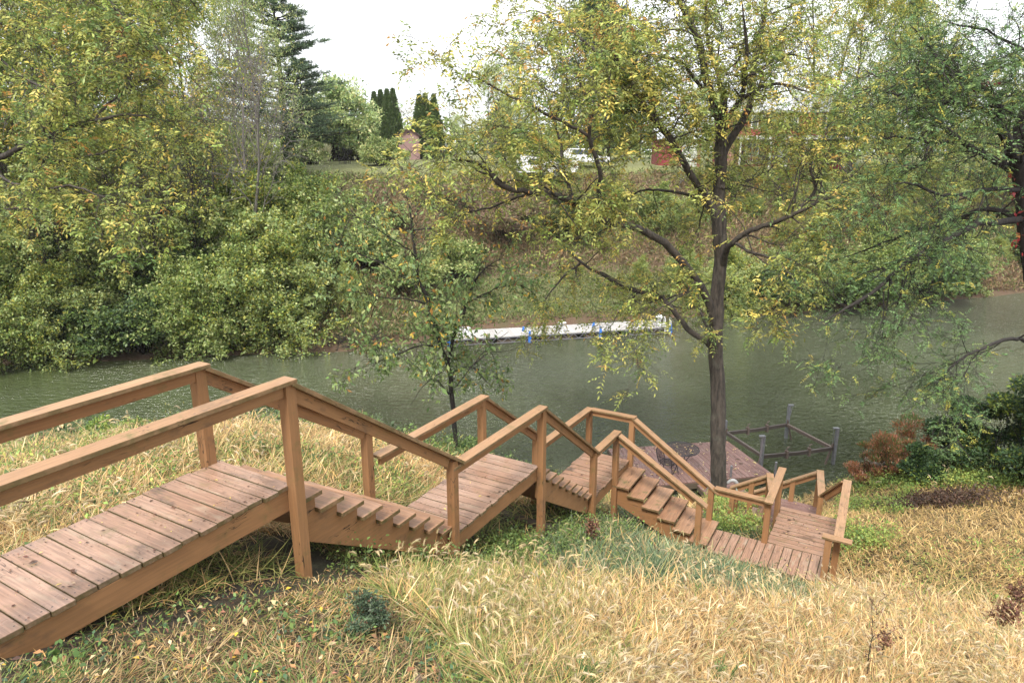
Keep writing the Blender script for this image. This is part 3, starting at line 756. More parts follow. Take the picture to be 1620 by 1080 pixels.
# ---------------------------------------------------------------- the big walnut by the dock
r = np.random.default_rng(21)
F0 = 16.35
limbs = [  # radius start/end, [(px, py, depth offset)]
 (.208, .148, [(1138, 812, 0), (1137, 760, 0), (1136, 690, 0), (1135, 610, .05), (1132, 545, .05), (1134, 480, .1), (1139, 425, .1), (1141, 385, .1)]),
 (.150, .115, [(1141, 385, .1), (1138, 320, .15), (1140, 250, .2), (1141, 200, .25), (1137, 180, .25)]),
 (.105, .035, [(1137, 185, .25), (1118, 130, .3), (1109, 77, .2), (1094, 38, .1), (1078, 5, 0), (1062, -70, -.2), (1050, -160, -.3)]),
 (.072, .03, [(1146, 200, .25), (1146, 165, .5), (1137, 123, .8), (1125, 86, 1.0), (1118, 50, 1.2), (1116, 0, 1.4), (1122, -90, 1.7)]),
 (.065, .025, [(1142, 205, .2), (1159, 176, 0), (1172, 158, -.3), (1177, 130, -.5), (1182, 92, -.8), (1178, 40, -1.1), (1170, -30, -1.3)]),
 (.050, .015, [(1172, 158, -.3), (1193, 145, -.5), (1214, 134, -.8), (1245, 134, -1.2), (1268, 144, -1.6), (1300, 150, -1.9)]),
 (.045, .012, [(1109, 139, .25), (1091, 114, .0), (1072, 94, -.3), (1035, 90, -.7), (1000, 80, -1.1)]),
 (.110, .035, [(1140, 300, .1), (1144, 247, .4), (1159, 216, .6), (1177, 188, .8), (1189, 160, .9), (1191, 120, 1.0), (1195, 90, 1.1), (1202, 60, 1.2), (1209, 25, 1.3), (1216, -30, 1.4), (1222, -120, 1.6)]),
 (.040, .012, [(1193, 117, 1.0), (1214, 102, 1.3), (1245, 86, 1.7), (1290, 92, 2.1), (1340, 80, 2.4)]),
 (.100, .035, [(1140, 425, .1), (1131, 345, -.1), (1118, 312, -.2), (1099, 285, -.4), (1072, 239, -.7), (1050, 205, -.9), (1022, 172, -1.1), (992, 136, -1.3), (978, 100, -1.5), (955, 50, -1.7), (945, -20, -1.9), (930, -110, -2.1)]),
 (.045, .015, [(1050, 205, -.9), (1036, 175, -.6), (1022, 135, -.3), (1016, 90, .1), (1000, 50, .4), (992, 0, .7), (990, -60, .9)]),
 (.105, .035, [(1132, 515, .05), (1118, 470, -.2), (1103, 444, -.4), (1061, 394, -.8), (1022, 367, -1.1), (983, 355, -1.4), (939, 344, -1.7), (905, 322, -1.9), (876, 308, -2.1), (838, 305, -2.4), (797, 295, -2.7), (762, 262, -2.9), (735, 252, -3.1), (712, 256, -3.2)]),
 (.085, .025, [(1128, 552, .0), (1115, 538, .3), (1089, 520, .6), (1055, 480, 1.0), (1033, 467, 1.3), (983, 453, 1.7), (950, 432, 2.0), (919, 415, 2.3), (895, 395, 2.5), (860, 400, 2.7)]),
 (.080, .022, [(1141, 425, .1), (1150, 396, -.3), (1161, 383, -.6), (1189, 364, -1.0), (1222, 353, -1.3), (1261, 336, -1.6), (1300, 318, -1.9), (1335, 310, -2.2), (1370, 300, -2.4)]),
 (.050, .015, [(1128, 340, 0), (1108, 316, .4), (1077, 306, .8), (1041, 300, 1.2), (1013, 302, 1.5), (990, 315, 1.8), (970, 335, 2.1)]),
 (.050, .015, [(908, 324, -1.9), (900, 297, -1.5), (891, 262, -1.0), (885, 220, -.6), (872, 180, -.2), (862, 140, 0)]),
 (.055, .018, [(948, 346, -1.7), (947, 310, -2.0), (949, 270, -2.3), (932, 216, -2.6), (936, 179, -2.8), (924, 145, -3.0), (916, 110, -3.2), (905, 70, -3.3)]),
 (.035, .010, [(932, 216, -2.6), (890, 192, -2.8), (835, 166, -3.0), (785, 142, -3.2), (755, 122, -3.4), (735, 132, -3.5)]),
 (.035, .010, [(978, 100, -1.5), (930, 70, -1.2), (890, 40, -.8), (850, 18, -.4), (815, 25, 0)]),
 (.035, .010, [(1022, 172, -1.1), (985, 178, -.6), (930, 168, 0), (880, 150, .5), (830, 125, 1.0), (790, 120, 1.3)]),
 (.030, .010, [(838, 305, -2.4), (812, 315, -2.2), (775, 329, -2.0), (745, 335, -1.8), (722, 345, -1.7)]),
 (.035, .010, [(1103, 444, -.4), (1075, 470, -1.0), (1040, 490, -1.5), (1020, 520, -1.9)]),
 (.040, .012, [(1123, 530, .1), (1111, 500, .5), (1104, 470, .9), (1090, 430, 1.4), (1075, 395, 1.8)]),
 (.035, .010, [(919, 415, 2.3), (890, 440, 2.0), (865, 470, 1.7), (850, 500, 1.5)]),
 (.045, .012, [(1261, 336, -1.6), (1290, 300, -1.2), (1282, 262, -.9), (1305, 225, -.6), (1320, 190, -.4)]),
 (.040, .012, [(1161, 383, -.6), (1190, 400, -1.2), (1225, 410, -1.8), (1255, 440, -2.3), (1262, 475, -2.6)]),
 (.040, .012, [(1141, 300, .2), (1175, 290, .9), (1215, 270, 1.5), (1260, 235, 2.0), (1310, 215, 2.4)]),
]
spec = [dict(n=0), dict(n=5, segs=5, ratio=.55, ang=50, up=.0, wob=.22, **{'from': .2}), dict(n=4, segs=4, ratio=.6, ang=45, wob=.25, up=.02, **{'from': .15}), dict(n=5, segs=3, wob=.25, up=-.01)]
lines, anch = [], []
TL = at(1137, 797, F0)
for k, (ra, rb, cp) in enumerate(limbs):
    pts = smooth_line([at(x, y, F0 + o) for x, y, o in cp], 4, .012, r)
    rr = np.linspace(ra, rb, len(pts)) * (1 if k == 0 else np.clip((1 - np.linspace(0, 1, len(pts))) * 3.5 + .18, 0, 1))
    if k == 0: pts = np.vstack([[pts[0] + np.array((0, 0, -.5))], pts]); rr = np.r_[.30, .25, rr[1:]]
    lines.append((pts, rr))
    if k == 0: continue
    tot = np.linalg.norm(np.diff(pts, axis=0), axis=1).sum()
    nsub = int(tot / (.30 if ra < .06 else .42)); fr = .08 if ra < .06 else (.30 if k != 1 else .5)
    for s in r.uniform(fr, 1.0, nsub):
        i = min(int(s * (len(pts) - 1)), len(pts) - 2); t = nrm(pts[i + 1] - pts[i]); u_ = unit_rand(1, r)[0]; u_[2] = u_[2] * .7 + .05
        d = nrm(t * .55 + u_ * .9); grow(lines, anch, pts[i], d, r.uniform(.7, 1.7), min(rr[i] * .45, .026), 1, spec, r)
V_, F_, C_ = compound(anch, 2, .28, .10, .036, 4, YG, [34, 30, 14, 16, 4, 16], r, .28, skip=.855)
A = Acc(); A.add(V_, F_, C_)
print('walnut anchors', len(anch), 'leaflets', len(F_))
big = tree_obj('walnut_tree', TL, 'big dark trunked tree with yellow green leaves rising beside the near dock', None, lines, A, M['bark'])

# ---------------------------------------------------------------- small tree behind the rail
r = np.random.default_rng(5)
F1 = 15.6
sl = [(.065, .045, [(722, 720, 0), (717, 650, 0), (713, 600, 0), (708, 573, .0), (697, 546, 0), (688, 515, .1)]),
 (.055, .02, [(688, 515, .1), (681, 499, .1), (675, 470, .2), (663, 445, .3), (659, 410, .3), (652, 365, .4), (648, 330, .5), (640, 290, .5)]),
 (.045, .018, [(708, 573, 0), (716, 537, -.3), (728, 510, -.5), (738, 480, -.7), (750, 448, -.9), (768, 424, -1.1), (796, 408, -1.4)]),
 (.022, .006, [(672, 480, .1), (645, 474, -.3), (598, 469, -.7), (560, 460, -1)]), (.02, .006, [(666, 460, .2), (640, 440, .6), (600, 415, 1), (560, 400, 1.3), (530, 395, 1.6)]),
 (.024, .006, [(700, 552, 0), (670, 545, -.5), (630, 560, -.9), (590, 575, -1.2), (555, 585, -1.4)]), (.022, .006, [(738, 480, -.7), (765, 465, -.4), (800, 452, 0), (830, 450, .3)]),
 (.02, .006, [(660, 410, .3), (640, 390, 0), (600, 365, -.4), (570, 345, -.8), (548, 350, -1)]), (.018, .005, [(650, 350, .4), (668, 325, .7), (690, 315, 1), (705, 330, 1.2)]),
 (.02, .006, [(712, 590, 0), (740, 580, .5), (770, 590, 1), (800, 605, 1.3)]), (.018, .005, [(716, 630, 0), (690, 600, -.4), (670, 590, -.7)]),
 (.018, .005, [(652, 365, .4), (628, 340, .2), (604, 325, 0), (580, 320, -.2)]), (.018, .005, [(652, 365, .4), (690, 360, .2), (722, 345, 0), (740, 330, -.2)])]
spec2 = [dict(n=0), dict(n=4, segs=4, ratio=.55, ang=45, wob=.2, up=.02, **{'from': .2}), dict(n=6, segs=3, wob=.2, up=-.04)]
lines, anch = [], []
for k, (ra, rb, cp) in enumerate(sl):
    pts = smooth_line([at(x, y, F1 + o) for x, y, o in cp], 4, .01, r); rr = np.linspace(ra, rb, len(pts)) * (1 if k == 0 else np.clip((1 - np.linspace(0, 1, len(pts))) * 3.5 + .18, 0, 1)); lines.append((pts, rr))
    tot = np.linalg.norm(np.diff(pts, axis=0), axis=1).sum()
    for s in r.uniform(.5 if k == 0 else .15, 1.0, int(tot / .13)):
        i = min(int(s * (len(pts) - 1)), len(pts) - 2); t = nrm(pts[i + 1] - pts[i]); d = nrm(t * .6 + unit_rand(1, r)[0] * .8 + (0, 0, .1))
        grow(lines, anch, pts[i], d, r.uniform(.4, .95), .009, 1, spec2, r)
top_ = at(700, 400, F1)[2]; anch = [q for q in anch if q[0][2] < top_ or r.random() < .28]
V_, F_, C_ = broad(anch, 3, .06, .115, .42, [(.085, .13, .048), (.125, .175, .06), (.18, .22, .085), (.40, .28, .05), (.28, .14, .04)], [28, 38, 26, 5, 2.5], r, droop=.7, flat=.4, skip=.58)
A = Acc(); A.add(V_, F_, C_); print('sapling', len(anch), len(F_))
sap = tree_obj('young_tree', at(717, 700, F1), 'small green leaved tree with drooping leaves on the near shore behind the second walkway', None, lines, A, M['bark_dark'])
dl = []
for cp in ([(722, 611, 0), (738, 590, -.1), (761, 561, -.2), (785, 540, -.3), (804, 525, -.4)], [(750, 576, -.15), (775, 558, 0), (800, 555, .1), (822, 550, .1)], [(768, 556, -.2), (778, 560, -.2), (781, 572, -.1)],
           [(745, 580, -.1), (760, 592, 0), (772, 606, .1), (790, 622, .2)], [(702, 587, 0), (685, 597, .1), (668, 612, .2), (650, 640, .3)]):
    pts = smooth_line([at(x, y, F1 - .5 + o) for x, y, o in cp], 3, .006, r); dl.append((pts, np.linspace(.014, .005, len(pts))))
tubes(dl, 'dead_branch', M['bark_dark'], sap, at(717, 700, F1))

# ---------------------------------------------------------------- dark locust at the right edge
r = np.random.default_rng(9)
F2 = 13.6
rl = [(.20, .16, [(1680, 640, .3), (1662, 560, .2), (1645, 480, .1), (1630, 400, 0), (1622, 330, 0), (1615, 262, 0)]),
 (.17, .10, [(1612, 262, 0), (1618, 200, .1), (1640, 140, .2), (1650, 60, .3), (1660, -60, .4)]),
 (.11, .03, [(1613, 268, 0), (1598, 235, -.2), (1585, 205, -.4), (1576, 160, -.6), (1539, 134, -1.0), (1502, 106, -1.3), (1470, 74, -1.6), (1440, 40, -1.9)]),
 (.09, .02, [(1616, 285, 0), (1590, 262, .4), (1560, 246, .8), (1520, 222, 1.2), (1480, 190, 1.5), (1456, 143, 1.7), (1433, 125, 1.8), (1415, 80, 1.9)]),
 (.04, .012, [(1456, 143, 1.7), (1420, 150, 1.8), (1380, 140, 1.9), (1340, 150, 2.1)]), (.04, .012, [(1520, 222, 1.2), (1470, 225, 1.4), (1420, 215, 1.6), (1370, 230, 1.9)]),
 (.075, .015, [(1620, 345, 0), (1590, 350, -.3), (1548, 354, -.7), (1488, 384, -1.2), (1433, 417, -1.6), (1386, 458, -2.0), (1326, 495, -2.4), (1290, 515, -2.6)]),
 (.065, .012, [(1621, 352, 0), (1580, 333, .3), (1548, 333, .6), (1502, 352, .9), (1433, 370, 1.3), (1363, 398, 1.7), (1300, 420, 2.0)]),
 (.05, .012, [(1617, 300, 0), (1580, 300, -.4), (1539, 301, -.8), (1490, 310, -1.2), (1440, 290, -1.6), (1400, 295, -1.9)]),
 (.05, .012, [(1585, 205, -.4), (1560, 175, -.8), (1520, 165, -1.2), (1470, 160, -1.6), (1420, 180, -2.0)]),
 (.045, .010, [(1630, 540, .1), (1600, 535, -.4), (1560, 550, -.9), (1530, 560, -1.2), (1500, 585, -1.4), (1475, 610, -1.6)]),
 (.035, .010, [(1640, 90, .2), (1600, 70, -.3), (1560, 50, -.8), (1520, 40, -1.2), (1480, 30, -1.5)]), (.03, .010, [(1650, 60, .2), (1610, 100, -.6), (1565, 105, -1.0), (1520, 88, -1.4)]),
 (.03, .008, [(1612, 262, 0), (1620, 230, -.8), (1600, 180, -1.4), (1560, 165, -1.8)])]
spec3 = [dict(n=0), dict(n=5, segs=5, ratio=.5, ang=45, wob=.16, up=-.02, **{'from': .2}), dict(n=4, segs=4, ratio=.6, ang=40, wob=.2, up=.0, **{'from': .15}), dict(n=4, segs=3, wob=.2, up=-.01)]
lines, anch = [], []
for k, (ra, rb, cp) in enumerate(rl):
    pts = smooth_line([at(x, y, F2 + o) for x, y, o in cp], 4, .012, r); rr = np.linspace(ra, rb, len(pts)) * (1 if k == 0 else np.clip((1 - np.linspace(0, 1, len(pts))) * 3.5 + .18, 0, 1))
    if k == 0: pts = np.vstack([[pts[0] + np.array((.1, 0, -1.2))], pts]); rr = np.r_[.3, rr]
    lines.append((pts, rr))
    if k == 0: continue
    tot = np.linalg.norm(np.diff(pts, axis=0), axis=1).sum()
    for s in r.uniform(.15, 1.0, int(tot / .30)):
        i = min(int(s * (len(pts) - 1)), len(pts) - 2); t = nrm(pts[i + 1] - pts[i]); d = nrm(t * .7 + unit_rand(1, r)[0] * .75)
        grow(lines, anch, pts[i], d, r.uniform(.7, 1.5), min(rr[i] * .45, .02), 1, spec3, r)
V_, F_, C_ = compound(anch, 2, .20, .050, .018, 7, [(.07, .12, .045), (.09, .15, .055), (.14, .19, .06), (.30, .28, .06)], [30, 36, 24, 8], r, .1, skip=.79)
A = Acc(); A.add(V_, F_, C_); print('locust', len(anch), len(F_))
loc = tree_obj('locust_tree', at(1640, 700, F2), 'dark feathery leaved tree at the right edge with long arching bare branches', None, lines, A, M['bark_dark'])
vin = [(at(x, y, F2 + r.uniform(-.3, .1)), unit_rand(1, r)[0]) for x, y in zip(r.normal(1612, 7, 26), r.uniform(255, 400, 26))] + [(at(x, y, F2 - .6 + r.uniform(-.2, .2)), unit_rand(1, r)[0]) for x, y in zip(r.normal(1560, 12, 12), r.normal(140, 8, 12))]
V_, F_, C_ = broad(vin, 4, .07, .09, .6, [(.20, .025, .025), (.12, .02, .02), (.22, .09, .03)], [5, 4, 2], r)
A = Acc(); A.add(V_, F_, C_); A.build('red_vine', M['leaf'], loc, o=at(1640, 700, F2))

# ---------------------------------------------------------------- second walnut, at the left, its boughs reaching into the picture
r = np.random.default_rng(61); F3 = 14.5
ll_ = [(.20, .14, [(-190, 620, 0), (-180, 500, 0), (-165, 400, .1), (-150, 300, .1), (-140, 180, .2), (-130, 60, .3), (-120, -80, .3)]),
 (.075, .016, [(-160, 370, .1), (-90, 310, 0), (-20, 262, -.2), (42, 230, -.4), (72, 219, -.5), (103, 203, -.6), (139, 194, -.8), (189, 183, -1.0), (228, 183, -1.2), (262, 192, -1.3)]),
 (.045, .012, [(20, 242, -.3), (44, 244, 0), (83, 256, .4), (133, 250, .8), (172, 239, 1.1), (205, 236, 1.3), (240, 250, 1.5)]),
 (.03, .010, [(150, 192, -.8), (170, 165, -.6), (211, 133, -.4), (244, 127, -.2), (275, 132, 0)]),
 (.06, .014, [(-145, 240, .1), (-80, 130, .4), (-30, 60, .6), (0, 22, .8), (33, 50, 1.0), (72, 83, 1.2), (110, 110, 1.4)]),
 (.06, .014, [(-135, 100, .2), (-40, -10, 0), (60, -60, -.3), (130, -40, -.6), (172, 0, -.8), (205, 44, -1.0), (225, 75, -1.1), (239, 100, -1.2)]),
 (.04, .012, [(60, -60, -.3), (150, -80, .2), (230, -50, .6), (300, 0, 1.0), (330, 40, 1.2)]),
 (.045, .012, [(-155, 340, .1), (-90, 345, .5), (-30, 335, .9), (40, 330, 1.3), (100, 340, 1.6)]),
 (.035, .010, [(-20, 262, -.2), (10, 285, -.7), (60, 300, -1.2), (110, 295, -1.6), (160, 310, -1.9), (200, 330, -2.2)]),
 (.035, .010, [(-30, 60, .6), (20, 110, .1), (70, 140, -.4), (110, 135, -.9), (140, 120, -1.2)])]
lines, anch = [], []
for k, (ra, rb, cp) in enumerate(ll_):
    pts = smooth_line([at(x, y, F3 + o) for x, y, o in cp], 4, .012, r); rr = np.linspace(ra, rb, len(pts)) * (1 if k == 0 else np.clip((1 - np.linspace(0, 1, len(pts))) * 3.5 + .18, 0, 1))
    if k == 0: pts = np.vstack([[pts[0] + np.array((0, 0, -2.5))], pts]); rr = np.r_[.24, rr]
    lines.append((pts, rr))
    if k == 0: continue
    tot = np.linalg.norm(np.diff(pts, axis=0), axis=1).sum()
    for s in r.uniform(.3, 1.0, int(tot / .34)):
        i = min(int(s * (len(pts) - 1)), len(pts) - 2); t = nrm(pts[i + 1] - pts[i]); d = nrm(t * .6 + unit_rand(1, r)[0] * .85)
        grow(lines, anch, pts[i], d, r.uniform(.6, 1.4), min(rr[i] * .45, .02), 1, spec, r)
V_, F_, C_ = compound(anch, 2, .28, .10, .036, 4, YG, [34, 26, 26, 12, 4, 20], r, .28, skip=.90)
A = Acc(); A.add(V_, F_, C_)
tree_obj('walnut_tree', at(-190, 700, F3), 'yellow leaved tree whose thin dark boughs reach in from the left edge', None, lines, A, M['bark'])

# ---------------------------------------------------------------- prototypes of the far plants (natural size, base at the origin)
def proto_tree(name, seed, h, pal, w, size=.17, per=5, crown_from=.25, nlimb=22, ang=52, spread=.16, bark='bark', limb=.42, fork=1, twig=4, ratio=.55, skip=.0, lift=.0, leafratio=.6, tone=None):
    r = np.random.default_rng(seed); lines, anch = [], []
    sp = [dict(n=0), dict(n=7, segs=5, ratio=ratio, ang=50, up=.04, wob=.16, **{'from': .25}), dict(n=twig, segs=4, ratio=.6, ang=45, wob=.2, up=.0, **{'from': .15}), dict(n=4, segs=3, wob=.2, up=-.02)]
    for q in range(fork):
        b = np.array((r.normal(0, .15 * (fork > 1)), r.normal(0, .15 * (fork > 1)), -.8)); dx, dy = r.normal(0, .05 + .08 * (fork > 1), 2)
        hh = h * (1 - .12 * q) * .93
        pts = np.array([b + np.array((dx * z * hh + r.normal(0, .05), dy * z * hh + r.normal(0, .05), z * (hh + .8))) for z in np.linspace(0, 1, 10)])
        rr = h * .011 * (1 - .9 * np.linspace(0, 1, 10)) + .01; lines.append((pts, rr))
        for s in np.linspace(crown_from, .99, nlimb // fork):
            i = min(int(s * 9), 8); p = pts[i] + (pts[i + 1] - pts[i]) * (s * 9 - i); a = r.uniform(0, 6.28); an = R(ang) * (1.15 - .6 * s)
            d = np.array((math.cos(a) * math.sin(an), math.sin(a) * math.sin(an), math.cos(an)))
            env = math.sin(math.pi * min(1, (s - crown_from + .12) / (1.12 - crown_from)) ** .8)
            grow(lines, anch, p, d, h * limb * (.35 + .65 * env) * r.uniform(.75, 1.15), rr[i] * .5, 1, sp, r)
    root = empty(name, (0, 0, 0)); root['h0'] = float(h)
    lines = [l for l in lines if l[1].max() > .012 or skip > .5]
    tubes(lines, 'trunk', M[bark], root, rmin=.009)
    if per:
        V_, F_, C_ = broad(anch, per, spread, size, leafratio, pal, w, r, droop=.2, skip=skip, flat=.5, tone=tone)
        A = Acc(); A.add(V_, F_, C_); A.build('crown', M['leaf'], root)
    return root
def proto_shrub(name, seed, wd, h, pal, w, n=16000, size=.11, lobes=26, bark='bark_dark', ratio=.6, upright=0.0, leafy='foliage'):
    r = np.random.default_rng(seed); A = Acc(); lines = []
    for k in range(lobes):
        a = r.uniform(0, 6.28); q = math.sqrt(r.random()); c = np.array((math.cos(a) * q * wd * .38, math.sin(a) * q * wd * .38, 0.0)); c[2] = h * (.12 + .70 * r.random() * math.sqrt(max(0, 1 - q * q * .85)))
        R0 = r.uniform(.09, .22) * wd; m = int(n / lobes); U = unit_rand(m, r); U[:, 2] = np.abs(U[:, 2]) * 1.0 - .35 * (r.random(m) < .35)
        P = c + U * R0 * (r.random((m, 1)) ** .25) * np.array((1, 1, .75)) * (1 + .25 * np.sin(U[:, :1] * 9 + k) * np.cos(U[:, 1:2] * 7))
        P[:, 2] = np.maximum(P[:, 2], .02)
        Ax = nrm(U * .7 + unit_rand(m, r) * .8 + np.array((0, 0, upright - .1)))
        hue = r.random(); wl = np.array(w, float) * np.exp(r.normal(0, .6, len(w))); s = size * np.exp(r.normal(0, .25, m))
        A.add(*leafquads(P, Ax, s, s * ratio, pick(pal, wl, m, r), flat=.55, r=r))
        for t in range(2):
            lines.append((smooth_line([(c[0] * .15, c[1] * .15, -.3), (c[0] * .6 + r.normal(0, .1), c[1] * .6, c[2] * .5), c + U[t] * R0], 3, .03, r), np.linspace(.007, .0016, 7) * wd))
    root = empty(name, (0, 0, 0)); root['h0'] = float(h)
    tubes(lines, 'stem', M[bark], root, rmin=.001); A.build(leafy, M['leaf'], root)
    return root
PG = [(.075, .11, .03), (.11, .15, .035), (.16, .19, .045), (.25, .24, .05), (.05, .085, .03)]          # mid green
PY = [(.21, .215, .04), (.30, .28, .05), (.13, .16, .045), (.44, .34, .06), (.34, .21, .05)]              # yellowing
PD = [(.035, .060, .024), (.055, .085, .03), (.08, .11, .035)]                                         # dark green
PP = [(.20, .24, .09), (.28, .31, .13), (.14, .19, .07), (.36, .34, .14)]                              # pale
protos = {}
protos['yellow'] = proto_tree('broadleaf_tree', 31, 14, PY, [28, 18, 30, 10, 4], .125, 9, .12, 26, limb=.36, spread=.10, tone=(1.6, PG[:4]))
protos['yellow_b'] = proto_tree('broadleaf_tree', 32, 14, PY, [26, 16, 34, 8, 3], .12, 8, .18, 22, ang=48, fork=2, limb=.40, spread=.10, tone=(1.3, PG[:4]))
protos['green'] = proto_tree('broadleaf_tree', 33, 13, PG, [26, 30, 24, 8, 12], .125, 10, .14, 24, limb=.36, spread=.11, tone=(1.6, PY[:3] + PP[:2]))
protos['green_b'] = proto_tree('broadleaf_tree', 34, 13, PG, [22, 30, 28, 14, 6], .12, 9, .16, 22, ang=48, fork=2, spread=.11, tone=(1.4, PP[:3]))
protos['pale'] = proto_tree('broadleaf_tree', 35, 13, PP, [30, 26, 26, 10], .115, 8, .12, 24, ang=45, bark='bark_grey')
protos['dark'] = proto_tree('broadleaf_tree', 36, 13, PD + PG[:2], [30, 30, 20, 10, 6], .18, 9, .12, 28, limb=.34)
protos['maple'] = proto_shrub('maple_tree', 37, 8.6, 8.4, [(.19, .26, .11), (.28, .33, .14), (.38, .39, .18), (.15, .20, .10)], [30, 30, 22, 20], 30000, .24, lobes=70, bark='bark', leafy='crown')
protos['sparse'] = proto_tree('sparse_tree', 38, 11, PY + [(.3, .22, .12)], [20, 12, 20, 5, 3, 16], .13, 2, .3, 20, ang=38, bark='bark_grey', fork=2, skip=.55, limb=.36)
protos['bare'] = proto_tree('bare_tree', 39, 11, PY, [1, 1, 1, 1, 1], .10, 1, .3, 22, ang=34, bark='bark_grey', fork=2, skip=.88, limb=.34)
protos['snag'] = proto_tree('sparse_tree', 40, 10, PY, [20, 14, 20, 6, 3], .13, 2, .35, 16, ang=40, bark='bark_dark', fork=2, skip=.6, limb=.36)
protos['thicket'] = proto_tree('shrub', 41, 4, PG, [26, 34, 28, 12, 8], .12, 7, .04, 44, ang=72, limb=.60, fork=4, spread=.09, bark='bark_dark', tone=(1.0, PP[:3] + PG[1:3]))
protos['thicket_b'] = proto_tree('shrub', 42, 4, PG + PY[:3], [18, 26, 30, 12, 8, 12, 8, 10], .115, 7, .04, 44, ang=70, limb=.58, fork=4, spread=.09, bark='bark_dark', tone=(1.1, PP[:3] + PY[:1]))
protos['dark_shrub'] = proto_shrub('shrub', 43, 4, 2.6, PD + PG[:3], [30, 30, 24, 20, 10, 5], 20000, .12)
protos['pale_shrub'] = proto_shrub('shrub', 44, 3.4, 2.2, PP + PG[:2], [26, 20, 20, 10, 12, 12], 12000, .12)
protos['brown_shrub'] = proto_shrub('shrub', 45, 3, 1.5, [(.13, .09, .06), (.18, .12, .08), (.12, .13, .05), (.20, .17, .09)], [30, 20, 20, 16], 9000, .10, upright=.6, ratio=.3)
# arborvitae: narrow column of upright sprays
r = np.random.default_rng(50); A = Acc(); n = 15000; z = r.random(n) ** .85; a = r.uniform(0, 6.28, n)
rad = .62 * np.minimum(1, (1.01 - z) * 1.6) ** .95 * (1 + .16 * np.sin(a * 5 + z * 22) + .10 * np.sin(a * 11 - z * 40)) * r.random(n) ** .15
P = np.c_[np.cos(a) * rad, np.sin(a) * rad, z * 5.2]; ax = nrm(np.c_[np.cos(a) * .35, np.sin(a) * .35, np.ones(n)] + r.normal(0, .25, (n, 3)))
A.add(*leafquads(P, ax, .24 * np.exp(r.normal(0, .2, n)), .07, pick([(.045, .075, .025), (.065, .095, .03), (.085, .115, .04)], [3, 3, 2], n, r), flat=.0, r=r))
root = empty('arborvitae', (0, 0, 0)); root['h0'] = 5.35; A.build('foliage', M['leaf'], root)
tubes([(np.array([(0, 0, -.3), (0, 0, 2.5), (0, 0, 5.0)]), np.array([.09, .06, .02]))], 'trunk', M['bark_dark'], root); protos['arbor'] = root
# pine: whorls of long flat boughs with needle tufts
r = np.random.default_rng(51); lines = [(np.array([(r.normal(0, .05), r.normal(0, .05), z) for z in np.linspace(-.5, 15, 12)]), np.linspace(.28, .03, 12))]; tp, ta = [], []
for z in np.arange(2.5, 14.8, .62):
    for k in range(6):
        a = r.uniform(0, 6.28); ln = (4.6 * (1 - (z / 15.5) ** 1.6) + .6) * r.uniform(.6, 1.15); d = np.array((math.cos(a), math.sin(a), .10 + .25 * z / 15)); p0 = np.array((0, 0, z + r.uniform(-.2, .2)))
        pts = np.array([p0 + d * ln * s + np.array((0, 0, .25 * ln * (s - 1) * s * .5)) for s in np.linspace(0, 1, 6)]); lines.append((pts, np.linspace(.06, .012, 6)))
        for s in r.uniform(.25, 1, 16):
            side = nrm(np.cross(d, ZX)) * (1 if r.random() < .5 else -1); q = p0 + d * ln * s; ln2 = ln * .28 * (1.15 - s) + .25
            e = nrm(d * .6 + side * r.uniform(.3, 1) + (0, 0, .12)); lines.append((np.array([q, q + e * ln2]), np.array([.014, .006])))
            for t in r.uniform(.1, 1, 14): tp.append(q + e * ln2 * t); ta.append(nrm(e * .7 + unit_rand(1, r)[0] * .8 + (0, 0, .25)))
A = Acc(); n = len(tp); A.add(*leafquads(np.array(tp), np.array(ta), .34 * np.exp(r.normal(0, .2, n)), .05, pick([(.055, .085, .05), (.08, .12, .07), (.11, .15, .08)], [3, 3, 2], n, r), flat=0, r=r))
root = empty('pine_tree', (0, 0, 0)); root['h0'] = 15.2; tubes(lines, 'trunk', M['bark_dark'], root, rmin=.006); A.build('crown', M['leaf'], root); protos['pine'] = root

